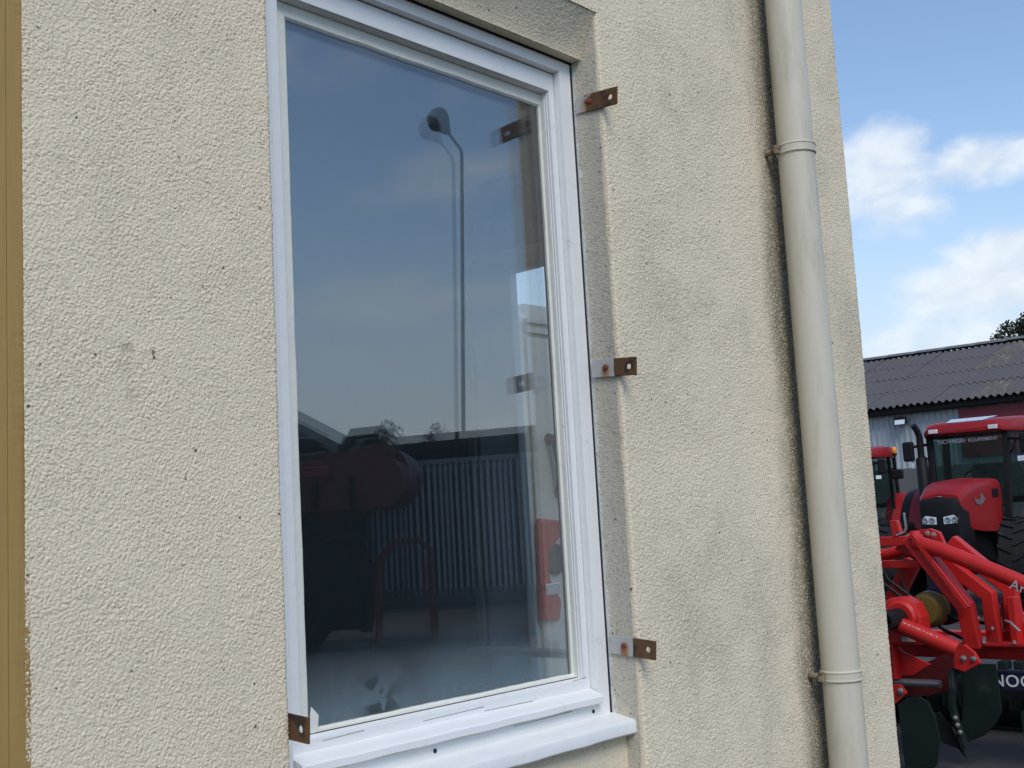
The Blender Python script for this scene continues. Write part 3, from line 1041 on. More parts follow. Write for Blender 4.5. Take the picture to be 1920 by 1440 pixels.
# ------------------------------------------------------------------ flat iron brackets
def bracket(label, m, loc, y_in, y_out, tilt, hole=True, screw=True, yaw=0.0):
    """Plate in the plane of the reveal (x = const), local y along the plate (+ = into the recess)."""
    root = empty('metal_bracket', loc)
    tag(root, label, 'bracket', 'flat iron brackets around the window')
    root.rotation_euler = (tilt, 0, yaw)
    hh = 0.0195
    t = 0.004
    hy, hr, ns = y_out + 0.021, 0.0062, 16
    circ = [(hy + hr * math.cos(2 * math.pi * k / ns), hr * math.sin(2 * math.pi * k / ns)) for k in range(ns)]
    # square frame around the hole, then the rest of the bar
    sq = []
    for k in range(ns):
        a = 2 * math.pi * k / ns
        c, s_ = math.cos(a), math.sin(a)
        if abs(c) >= abs(s_):
            f = 0.0195 / abs(c)
        else:
            f = 0.0195 / abs(s_)
        sq.append((hy + c * f, s_ * f))
    b = MB()
    for x in (0, t):
        o = len(b.v)
        b.v += [(x, p[0], p[1]) for p in circ] + [(x, p[0], p[1]) for p in sq]
        for k in range(ns):
            j = (k + 1) % ns
            b.f.append((o + k, o + j, o + ns + j, o + ns + k))
    for k in range(ns):
        j = (k + 1) % ns
        b.f.append((k, j, 2 * ns + j, 2 * ns + k))
        b.f.append((ns + k, ns + j, 3 * ns + j, 3 * ns + k))
    y0 = hy + 0.0195
    b.box((0, y0, -hh), (t, y_in, hh))
    o2 = b.build('plate', m, root, bevel=0.0005)
    if screw:
        b = MB()
        b.lathe([(0.0068, 0.0), (0.0066, -0.0035), (0.0045, -0.0052), (0.0, -0.0056)], (0, 0.0305, 0.001), (1, 0, 0), 6 if screw == 6 else 14)
        b.build('screw', 'rustscrew', root, smooth=True)
    return root


bx = XR - 0.0065
bracket('rusty flat iron bracket right of the window, uppermost of three', 'bracket_a', (bx, 0, 2.5185), 0.0685, -0.0495, R(4.8), yaw=R(-1.5))
bracket('flat iron bracket halfway up the right reveal, grey half and dark brown end', 'bracket_b', (bx, 0, 1.9215), 0.068, -0.050, R(4.2), yaw=R(1.2))
bracket('flat iron bracket low on the right reveal just above the sill', 'bracket_b', (bx, 0, 1.3285), 0.067, -0.051, R(5.4), screw=6, yaw=R(-0.6))
bracket('bare rusty bracket sticking out at the lower left corner of the window', 'bracket_c', (XL + 0.002, 0, 1.3115), 0.060, -0.0455, R(4.0), screw=False)

# ------------------------------------------------------------------ drainpipe
dp = empty('drainpipe', (2.785, -0.070, 0.0))
tag(dp, 'beige plastic drainpipe clipped to the wall near the corner', 'drainpipe')
b = MB()
b.lathe([(0.0478, 0.05), (0.0478, 7.0)], (0, 0, 0), (0, 0, 1), 48)
b.build('pipe', 'pipe', dp, smooth=True)
b = MB()
b.tube([(0, 0, 0.2), (0, -0.02, 0.09), (0.0, -0.12, 0.04)], 0.0485, 24)
b.build('shoe', 'pipe', dp, smooth=True)
for z in (2.538, 1.178, 4.2, 5.9):
    b = MB()
    b.lathe([(0.0479, -0.0135), (0.0510, -0.013), (0.0522, -0.0115), (0.0522, -0.009), (0.0508, -0.008), (0.0508, 0.008), (0.0522, 0.009), (0.0522, 0.0115), (0.0510, 0.013), (0.0479, 0.0135)],
            (0, 0, z), (0, 0, 1), 48, caps=False)
    c = b.build('clip', 'pipe', dp, smooth=True)
    b = MB()
    b.tube([(-0.040, 0.030, z), (-0.040, 0.055, z), (-0.040, 0.074, z)], 0.0085, 8)
    b.box((-0.058, 0.020, z - 0.012), (-0.030, 0.034, z + 0.012))
    s = b.build('stand_off', 'oldclip', None, bevel=0.002)
    s.parent = c

# ------------------------------------------------------------------ barn across the yard
barn = empty('barn', (28.9, 11.0, 0.0))
tag(barn, 'long grey barn with corrugated fibre cement roof behind the tractors', 'barn')


def B_(o):
    o.parent = barn
    o.matrix_parent_inverse = Matrix.Translation(-Vector(barn.location))
    return o


BY0, BY1, BX = -7.0, 29.0, 28.9
EAVE_Z, EAVE_X, RIDGE_Z, RIDGE_X = 4.02, 28.68, 6.00, 34.6
# cladding: one sheet, shared
SW = 0.90
b = MB()
prof = []
for k in range(6):
    y = k * 0.15
    prof += [(y, 0.0), (y + 0.085, 0.0), (y + 0.10, 0.028), (y + 0.135, 0.028)]
prof.append((0.9, 0.0))
fr_ = [(-d, y) for y, d in prof]
b.loft([[(x, y, 2.44) for x, y in fr_], [(x, y, 3.98) for x, y in fr_]], closed=False)
sheet = b.build('cladding_sheet', 'clad')
nclad = int((BY1 - BY0) / SW)
me_clad = sheet.data
COL.objects.unlink(sheet)
random.seed(8)
for k in range(nclad):
    o = bpy.data.objects.new('cladding_sheet', me_clad)
    COL.objects.link(o)
    o.location = (BX - (0.004 if k % 2 else 0.0), BY0 + k * SW, 0)
    B_(o)
b = MB()
b.box((BX + 0.002, BY0, 0), (BX + 0.2, BY1 - 0.2, 4.0))
b.box((BX + 0.2, BY0, 0), (BX + 11.6, BY0 + 0.2, 4.2))
b.box((BX + 0.2, BY1 - 0.4, 0), (BX + 11.6, BY1 - 0.2, 4.2))
b.box((BX + 11.4, BY0 + 0.2, 0), (BX + 11.6, BY1 - 0.4, 4.0))
B_(b.build('wall', 'concrete'))
b = MB()
for k in range(9):
    y = BY0 + k * 4.0
    b.box((BX - 0.12, y + 0.01, 0.01), (BX - 0.001, min(y + 3.98, BY1), 2.43))
B_(b.build('plinth', 'concrete', bevel=0.01))
b = MB()
b.box((EAVE_X - 0.05, BY0, EAVE_Z - 0.20), (EAVE_X + 0.03, BY1, EAVE_Z - 0.075))
b.box((EAVE_X + 0.031, BY0, EAVE_Z - 0.15), (BX - 0.035, BY1, EAVE_Z - 0.11))
B_(b.build('gutter', 'darkwood', bevel=0.01))
# corrugated sheets, four courses up the slope
ang = math.atan2(RIDGE_Z - EAVE_Z, RIDGE_X - EAVE_X)
L = math.hypot(RIDGE_Z - EAVE_Z, RIDGE_X - EAVE_X)
NC = 4
SL = L / NC + 0.10
b = MB()
row0, row1 = [], []
nseg = 36
for i in range(nseg + 1):
    y = i * (SW + 0.06) / nseg
    zz = 0.034 * math.cos(2 * math.pi * y / 0.18)
    row0.append((0, y, zz))
    row1.append((SL, y, zz))
top = [(x, y, z) for x, y, z in row0]
b.loft([[(x, y, z - 0.012) for x, y, z in row0], row0, row1], closed=False)
rs = b.build('roof_sheet', 'roofsheet', smooth=True, auto=60)
me_a = rs.data
me_b = me_a.copy()
me_b.materials.clear()
me_b.materials.append(M['roofsheet2'])
COL.objects.unlink(rs)
for c in range(NC):
    for k in range(nclad):
        lich = random.random() < 0.16
        o = bpy.data.objects.new('roof_sheet', me_b if lich else me_a)
        COL.objects.link(o)
        s0 = c * L / NC - 0.05
        lift = 0.030 - 0.0 * c
        o.location = (EAVE_X - 0.06 + s0 * math.cos(ang), BY0 + k * SW, EAVE_Z + s0 * math.sin(ang) + 0.006 * (k % 2) + random.uniform(-.004, .006))
        o.rotation_euler = (0, -ang + 0.012, 0)
        B_(o)
b = MB()
pr = [(RIDGE_X + 0.4, RIDGE_Z - 0.02), (RIDGE_X + 6.3, EAVE_Z), (RIDGE_X + 6.3, EAVE_Z - 0.1), (RIDGE_X + 0.05, RIDGE_Z - 0.09), (EAVE_X + 0.1, EAVE_Z - 0.09), (EAVE_X + 0.1, EAVE_Z - 0.06), (RIDGE_X, RIDGE_Z - 0.05)]
b.loft([[(x, BY0, z) for x, z in pr], [(x, BY1, z) for x, z in pr]])
B_(b.build('roof_deck', 'roofsheet'))
b = MB()
pr = [(-0.22, -0.02), (-0.10, 0.045), (0, 0.075), (0.10, 0.045), (0.22, -0.02), (0.10, 0.02), (0, 0.05), (-0.10, 0.02)]
b.loft([[(x, 0.0, z) for x, z in pr], [(x, 0.97, z + 0.008) for x, z in pr]])
rc = b.build('ridge_cap', 'ridge', smooth=True)
me_r = rc.data
COL.objects.unlink(rc)
for k in range(nclad):
    o = bpy.data.objects.new('ridge_cap', me_r)
    COL.objects.link(o)
    o.location = (RIDGE_X, BY0 + k * SW, RIDGE_Z + 0.04 + random.uniform(-.01, .012))
    B_(o)
b = MB()
b.box((BX - 0.11, 1.2, 2.60), (BX - 0.05, 9.55, 3.78))
B_(b.build('door', 'doorred', bevel=0.01))['label'] = 'dark red sliding door panel'
# floodlight on the wall
fl = empty('floodlight', (28.72, 11.0, 3.63))
tag(fl, 'black rectangular floodlight fixed high on the barn wall', 'floodlight')
b = MB()
b.loft([[(-0.12, -0.17, -0.10), (-0.12, 0.17, -0.10), (-0.05, 0.17, 0.12), (-0.05, -0.17, 0.12)], [(0.02, -0.13, -0.09), (0.02, 0.13, -0.09), (0.06, 0.13, 0.10), (0.06, -0.13, 0.10)]])
b.box((0.04, -0.03, -0.02), (0.17, 0.03, 0.02))
b.build('housing', 'black', fl, bevel=0.01)
b = MB()
b.loft([[(-0.126, -0.13, -0.085), (-0.126, 0.13, -0.085), (-0.085, 0.13, 0.03), (-0.085, -0.13, 0.03)], [(-0.116, -0.13, -0.082), (-0.116, 0.13, -0.082), (-0.075, 0.13, 0.03), (-0.075, -0.13, 0.03)]])
b.build('lens', 'lamp', fl)


# ------------------------------------------------------------------ tractors
def wheel(root, x, y, r, w, side):
    """Tyre with chevron lugs, dished rim. side = +1 outer face towards +y."""
    b = MB()
    rim = r * 0.56
    prof = [(rim, -w * .42), (rim + .02, -w * .47), (r * .86, -w * .50), (r * .955, -w * .42), (r * .965, 0), (r * .955, w * .42), (r * .86, w * .50), (rim + .02, w * .47), (rim, w * .42)]
    b.lathe(prof + [prof[0]], (x, y, r), (0, 1, 0), 40, caps=False)
    nl = 20
    for k in range(nl):
        for s in (-1, 1):
            a = 2 * math.pi * (k + (0.5 if s > 0 else 0)) / nl
            pts = []
            for (t, rr) in ((0.02, r * .955), (0.45, r * .955), (0.45, r * .995), (0.02, r)):
                pts.append((t, rr))
            ring0, ring1 = [], []
            for t, rr in pts:
                a0 = a + t * 0.36
                yy = y + s * w * t
                for ring, da in ((ring0, -0.030), (ring1, 0.030)):
                    ring.append((x + rr * math.cos(a0 + da), yy, r + rr * math.sin(a0 + da)))
            b.loft([ring0, ring1])
    t = b.build('wheel', 'rubber', root, smooth=True, auto=40)
    b = MB()
    b.lathe([(rim * 1.0, side * w * .44), (rim * .96, side * w * .40), (rim * .90, side * w * .12), (rim * .45, side * w * .06), (rim * .40, side * w * .20), (0.0, side * w * .22)], (x, y, r), (0, 1, 0), 32, caps=False)
    b.build('rim', 'grey_metal', t, smooth=True)
    return t


def make_tractor(label):
    """Local frame: +x forward, +y the tractor's left, origin on the ground under the windscreen's foot."""
    T = empty('tractor', (0, 0, 0))
    tag(T, label, 'tractor', 'red tractors in front of the barn')
    # bonnet: cross-sections from the cab to the nose
    b = MB()

    def sec(x, hw, zt, zb, rr):
        pts = [(x, -hw, zb), (x, hw, zb)]
        n = 5
        pts += [(x, hw, zt - rr * 1.6)]
        for k in range(1, n):
            a = math.pi / 2 * k / n
            pts.append((x, hw - rr * (1 - math.cos(a)), zt - rr * 1.6 + rr * 1.6 * math.sin(a)))
        pts.append((x, hw - rr, zt))
        pts.append((x, 0, zt + 0.03))
        m_ = [(q[0], -q[1], q[2]) for q in reversed(pts[2:-1])]
        return pts + m_
    b.loft([sec(-0.02, .42, 1.87, 1.12, .10), sec(.45, .40, 1.87, 1.12, .10), sec(.95, .365, 1.85, 1.14, .10), sec(1.35, .325, 1.79, 1.18, .10), sec(1.58, .295, 1.72, 1.30, .09), sec(1.68, .265, 1.655, 1.42, .07)])
    hood = b.build('bonnet', 'red', T, smooth=True, auto=50)
    b = MB()
    b.loft([sec(1.30, .325, 1.42, 0.90, .02), sec(1.62, .298, 1.48, 0.88, .03), sec(1.735, .262, 1.615, 0.92, .05), sec(1.75, .245, 1.60, 0.96, .05)])
    gr = b.build('grille', 'black', T, smooth=True, auto=40)
    for s in (-1, 1):
        b = MB()
        b.loft([[(1.752, s * .045, 1.27), (1.750, s * .245, 1.28), (1.748, s * .252, 1.36), (1.752, s * .18, 1.395), (1.754, s * .045, 1.37)],
                [(1.70, s * .045, 1.27), (1.68, s * .245, 1.28), (1.68, s * .252, 1.36), (1.70, s * .18, 1.395), (1.70, s * .045, 1.37)]])
        hl = b.build('headlight', 'lamp', T, bevel=0.006)
        for yy in (.105, .195):
            b = MB()
            b.lathe([(.036, 0), (.040, .006), (.030, .010), (.018, .004), (0, .004)], (1.751, s * yy, 1.328), (1, 0, 0), 16, caps=False)
            b.build('reflector', 'grey_metal', hl, smooth=True)
    b = MB()
    b.lathe([(.055, 0), (.055, .012), (.045, .018), (0, .018)], (1.70, 0, 1.60), (.85, 0, .5), 20)
    b.build('badge', 'silver', T, smooth=True)
    # flank decals and vents
    for s in (-1, 1):
        b = MB()
        b.prism([(0.80, 1.58), (0.92, 1.66), (0.96, 1.65), (0.97, 1.58), (1.06, 1.57), (1.22, 1.60), (1.20, 1.53), (1.04, 1.50), (0.90, 1.53)], ((0, s * .451, 0), (1, -s * .088, 0), (0, 0, 1), (0, s, 0)), 0.006)
        b.build('decal', 'grey_metal', T)
        b = MB()
        b.box((0.12, s * .405, 1.60), (0.45, s * .416, 1.72))
        b.build('vent', 'black', T, bevel=0.004)
    # chassis, axle
    b = MB()
    b.box((-1.9, -.24, .55), (1.55, .24, 1.13))
    b.box((1.35, -.20, .45), (1.95, .20, .85))
    b.tube([(0.95, -.85, .66), (0.95, .85, .66)], .09, 12)
    b.tube([(-1.55, -.95, .86), (-1.55, .95, .86)], .12, 12)
    b.build('chassis', 'black', T, bevel=0.02)
    for s in (-1, 1):
        wheel(T, 0.95, s * .84, 0.66, .44, s)
        wheel(T, -1.55, s * .92, 0.86, .56, s)
    # cab
    b = MB()
    A = {}
    for s in (-1, 1):
        A[s] = dict(a0=(0.05, s * .50, 1.10), a1=(-0.12, s * .55, 2.56), b0=(-0.85, s * .80, 1.0), b1=(-0.85, s * .76, 2.56), c0=(-1.55, s * .72, 1.55), c1=(-1.50, s * .68, 2.56))
        for p, q, w in ((A[s]['a0'], A[s]['a1'], .045), (A[s]['b0'], A[s]['b1'], .035), (A[s]['c0'], A[s]['c1'], .05)):
            pb = MB()
            pb.tube([p, q], w, square=True)
            pb.build('pillar', 'black', T, bevel=0.01)
    b = MB()
    for s in (-1, 1):
        b.tube([A[s]['a0'], A[s]['b0']], .05, square=True)
        b.tube([A[s]['b0'], A[s]['c0']], .05, square=True)
    b.box((-1.6, -.70, .95), (0.04, .70, 1.02))
    b.tube([A[-1]['a0'], A[1]['a0']], .04, square=True)
    b.tube([A[-1]['c0'], A[1]['c0']], .05, square=True)
    b.build('cab_frame', 'black', T, bevel=0.008)

    def pane(pts, nm='window_pane', off=0.004):
        a, bb, c, d = (Vector(p) for p in pts)
        n = (bb - a).cross(d - a).normalized() * off
        mb = MB()
        mb.loft([[a, bb, c, d], [p + n for p in (a, bb, c, d)]])
        return mb.build(nm, 'glass', T)
    ws = pane([(0.04, -.47, 1.14), (0.04, .47, 1.14), (-0.115, .52, 2.54), (-0.115, -.52, 2.54)], 'windscreen')
    for s in (-1, 1):
        pane([(0.0, s * .525, 1.08), (-.82, s * .80, 1.04), (-.83, s * .765, 2.54), (-.14, s * .575, 2.54)], 'door_pane')
        pane([(-.88, s * .80, 1.55), (-1.5, s * .735, 1.6), (-1.48, s * .70, 2.54), (-.88, s * .765, 2.54)], 'side_pane')
    pane([(-1.58, -.66, 1.6), (-1.58, .66, 1.6), (-1.53, .63, 2.52), (-1.53, -.63, 2.52)], 'rear_pane')
    # roof
    b = MB()

    def rsec(x, hw, z0, z1):
        return [(x, -hw, z0), (x, hw, z0), (x, hw + .01, z0 + .06), (x, hw - .05, z1 - .02), (x, hw - .16, z1), (x, 0, z1 + .015), (x, -hw + .16, z1), (x, -hw + .05, z1 - .02), (x, -hw - .01, z0 + .06)]
    b.loft([rsec(0.10, .52, 2.575, 2.655), rsec(0.06, .56, 2.555, 2.70), rsec(-.25, .66, 2.555, 2.755), rsec(-.85, .80, 2.56, 2.80), rsec(-1.45, .76, 2.56, 2.79), rsec(-1.68, .66, 2.58, 2.70)])
    rf = b.build('cab_roof', 'red', T, smooth=True, auto=45)
    b = MB()
    b.loft([[(-.02, -.26, 2.725), (-.02, .26, 2.725), (-.62, .34, 2.808), (-.62, -.34, 2.808)], [(-.02, -.26, 2.737), (-.02, .26, 2.737), (-.62, .34, 2.82), (-.62, -.34, 2.82)]])
    b.build('roof_hatch', 'skylight', rf, bevel=0.004)
    for s in (-1, 1):
        b = MB()
        b.box((0.085, s * .36, 2.585), (0.125, s * .49, 2.645))
        b.build('work_light', 'lamp', rf, bevel=0.006)
    # interior
    b = MB()
    b.loft([[(-.02, -.30, 1.1), (-.02, .30, 1.1), (-.02, .26, 1.80), (-.02, -.26, 1.80)], [(-.30, -.25, 1.1), (-.30, .25, 1.1), (-.26, .20, 1.90), (-.26, -.20, 1.90)]])
    b.build('dashboard', 'black', T, bevel=0.03)
    b = MB()
    b.tube([(-.42 - .05 * math.sin(a), .20 * math.cos(a), 1.86 + .17 * math.sin(a)) for a in [2 * math.pi * k / 20 for k in range(21)]], .016, 8, caps=False)
    b.tube([(-.26, 0, 1.76), (-.42, 0, 1.86)], .025, 8)
    b.build('steering_wheel', 'black', T, smooth=True)
    b = MB()
    b.box((-1.15, -.25, 1.30), (-.70, .25, 1.45))
    b.box((-1.24, -.24, 1.45), (-1.12, .24, 2.12))
    b.build('seat', 'seat', T, bevel=0.05)
    # exhaust, mirrors
    b = MB()
    b.lathe([(.055, 0), (.085, .02), (.085, 1.10), (.06, 1.13)], (0.02, -.66, 1.12), (0, 0, 1), 20)
    b.tube([(0.02, -.66, 2.2), (0.02, -.66, 2.56), (0.045, -.675, 2.65), (0.10, -.71, 2.74)], .047, 16)
    b.box((-.06, -.66, 1.55), (0.0, -.50, 1.62))
    b.build('exhaust', 'black', T, smooth=True, auto=40)
    for s in (-1, 1):
        b = MB()
        b.tube([(-.10, s * .56, 2.44), (0.0, s * .66, 2.43), (0.03, s * .82, 2.41)], .022, 8)
        b.tube([(-.08, s * .55, 2.18), (0.0, s * .66, 2.30), (0.02, s * .70, 2.42)], .012, 8)
        arm = b.build('mirror_arm', 'black', T, smooth=True)
        b = MB()
        b.box((-.02, s * .755, 2.20), (0.06, s * .925, 2.50))
        mm = b.build('mirror', 'black', arm, bevel=0.03)
        b = MB()
        b.box((-.005, s * .70, 2.09), (0.03, s * .81, 2.17))
        b.build('side_lamp', 'lamp', arm, bevel=0.008)
    # rear mudguards with black lips, steps
    for s in (-1, 1):
        b = MB()
        rings = []
        for k in range(15):
            a = math.pi * (0.90 - 0.86 * k / 14)
            ca, sa = math.cos(a), math.sin(a)
            rr, rr2 = .95, .91
            y0, y1 = s * .62, s * 1.16
            X_, Z_ = -1.55, .86
            rings.append([(X_ + rr * ca, y0, Z_ + rr * sa), (X_ + rr * ca, y1, Z_ + rr * sa), (X_ + rr2 * ca, y1 + s * .02, Z_ + rr2 * sa - .05), (X_ + rr2 * ca, y1, Z_ + rr2 * sa), (X_ + rr2 * ca, y0, Z_ + rr2 * sa)])
        b.loft(rings)
        fd = b.build('mudguard', 'red', T, smooth=True, auto=50)
        b = MB()
        rings = []
        for k in range(15):
            a = math.pi * (0.90 - 0.86 * k / 14)
            ca, sa = math.cos(a), math.sin(a)
            rings.append([(-1.55 + .955 * ca, s * 1.163, .86 + .955 * sa), (-1.55 + .945 * ca, s * 1.30, .84 + .945 * sa), (-1.55 + .925 * ca, s * 1.30, .84 + .925 * sa), (-1.55 + .925 * ca, s * 1.163, .86 + .925 * sa)])
        b.loft(rings)
        b.build('mudguard_lip', 'black', fd, smooth=True, auto=50)
        b = MB()
        for z in (.45, .72):
            b.box((-.62, s * .62, z), (-.22, s * .92, z + .035))
        b.box((-.64, s * .60, .45), (-.60, s * .66, 1.0))
        b.build('step', 'black', T)
    return T, ws


RZ = math.atan2(-.12, -.99)
tr1, ws1 = make_tractor('red tractor facing the camera at the right edge of the picture')
tr1.location = (17.45, 5.14, 0.0)
tr1.rotation_euler = (0, 0, RZ)
text_obj('windscreen_lettering', 'NOVAGRI', 0.088, (-0.086, -0.42, 2.43), (0, 1, 0), (-.11, 0, 1), 'letter', tr1, bold=0.001)
text_obj('windscreen_lettering', 'EQUIPEMENT', 0.070, (-0.086, 0.015, 2.435), (0, 1, 0), (-.11, 0, 1), 'letter', tr1, bold=0.001)
tr2 = copy_tree(tr1)
for ch in list(tr2.children):
    if ch.name.startswith('windscreen_lettering'):
        bpy.data.objects.remove(ch)
tr2['label'] = 'red tractor with orange beacon half hidden behind the building corner'
tr2.location = (22.9, 9.85, 0.0)
tr2.rotation_euler = (0, 0, RZ + R(3))
b = MB()
b.tube([(-.75, .84, 2.30), (-.72, .93, 2.32), (-.72, .93, 2.60)], .018, 8)
b.lathe([(.05, 0), (.055, .03), (.02, .04)], (-.72, .93, 2.58), (0, 0, 1), 16)
bs = b.build('beacon_bracket', 'black', tr2, smooth=True)
b = MB()
b.lathe([(.045, 0), (.055, .02), (.052, .10), (.03, .135), (0, .14)], (-.72, .93, 2.62), (0, 0, 1), 20)
o = b.build('beacon', 'amber', tr2, smooth=True)
o['label'] = 'orange rotating beacon'
b = MB()
b.box((-.66, .86, 2.08), (-.56, 1.10, 2.28))
b.build('mirror', 'black', tr2, bevel=0.03)

# ------------------------------------------------------------------ white van in the passage beside the building
van = empty('van', (5.18, 2.22, 0.0))
tag(van, 'white panel van seen from behind through the right edge of the glass', 'van')


def vsec(y, hw, z0, z1, rr):
    pts = [(-hw, y, z0), (hw, y, z0), (hw, y, z1 - rr * 3)]
    pts += [(hw - .05 - rr * (1 - math.cos(a)), y, z1 - rr + rr * math.sin(a)) for a in (0, math.pi / 6, math.pi / 3, math.pi / 2)]
    return pts + [(-p[0], p[1], p[2]) for p in reversed(pts[2:])]


b = MB()
b.loft([vsec(0.0, .93, .42, 2.62, .07), vsec(.05, .96, .40, 2.68, .08), vsec(3.3, .97, .40, 2.70, .08), vsec(3.9, .96, .40, 2.50, .10), vsec(4.5, .93, .40, 1.55, .10), vsec(5.2, .86, .40, 1.20, .10)])
vb = b.build('body', 'vanwhite', van, smooth=True, auto=35)
for s_ in (-1, 1):
    b = MB()
    b.box((s_ * .015, -.022, .62), (s_ * .90, -.002, 2.50))
    d = b.build('rear_door', 'vanwhite', van, bevel=0.012)
    b = MB()
    b.box((s_ * .02, -.028, 2.52), (s_ * .90, -.003, 2.545))
    b.box((s_ * .02, -.028, 2.57), (s_ * .90, -.003, 2.59))
    b.build('roof_rib', 'vanwhite', van)
    b = MB()
    b.tube([(s_ * .79, -.022, 2.00), (s_ * .79, -.075, 1.99), (s_ * .77, -.085, 1.87), (s_ * .74, -.075, 1.75), (s_ * .74, -.022, 1.74)], .030, 8)
    h = b.build('grab_handle', 'black', None, smooth=True)
    h.parent = d
    tl = [(.70, 1.60), (.92, 1.62), (.93, 1.14), (.80, 1.13), (.78, 1.22), (.86, 1.34), (.85, 1.46), (.74, 1.54)]
    b = MB()
    b.loft([[(s_ * x, -.022, z) for x, z in tl], [(s_ * x, -.045, z) for x, z in tl]])
    tm = b.build('tail_lamp', 'redlens', van, bevel=0.012)
    b = MB()
    b.lathe([(.075, 0), (.075, .012), (.05, .02), (0, .02)], (s_ * .80, -.024, 1.42), (0, -1, 0), 16)
    b.build('lamp_ring', 'black', tm, smooth=True)
    b = MB()
    b.box((s_ * .80, -.056, 1.255), (s_ * .90, -.044, 1.31))
    b.build('reversing_lens', 'lamp', tm, bevel=0.006)
    for y in (.95, 4.25):
        wheel(van, s_ * .80, y, .34, .22, s_).rotation_euler = (0, 0, 0)
b = MB()
b.box((-.95, -.10, .40), (.95, .02, .58))
b.build('rear_bumper', 'black', van, bevel=0.02)
b = MB()
b.loft([[(-.80, 3.96, 2.38), (.80, 3.96, 2.38), (.84, 4.46, 1.62), (-.84, 4.46, 1.62)], [(-.80, 4.0, 2.40), (.80, 4.0, 2.40), (.84, 4.52, 1.62), (-.84, 4.52, 1.62)]])
b.build('windscreen', 'black', van)

# ------------------------------------------------------------------ red cultivator parked beyond the corner
cv = empty('cultivator', (7.3, 2.0, 0.0))
tag(cv, 'red soil cultivator with three point headstock and dark blades parked beyond the corner', 'cultivator')


def C_(mb, name, m, parent=None, **kw):
    o = mb.build(name, m, **kw)
    if parent is None:
        o.parent = cv
        o.matrix_parent_inverse = Matrix.Translation(-Vector(cv.location))
    else:
        o.parent = parent
    return o


def yz_plate(pts, x, t):
    b = MB()
    b.loft([[(x, y, z) for y, z in pts], [(x + t, y, z) for y, z in pts]])
    return b


def bolt(parent, x, y, z, r=.013):
    b = MB()
    b.lathe([(r * 1.5, 0), (r * 1.5, -.004), (r, -.005), (r, -.016), (r * .6, -.018), (0, -.018)], (x, y, z), (1, 0, 0), 10)
    o = b.build('bolt', 'silver', None, smooth=True, auto=30)
    o.parent = parent
    return o


YC = 2.12        # centre line of the machine


def mir(pts):
    return [(2 * YC - y, z) for y, z in pts]


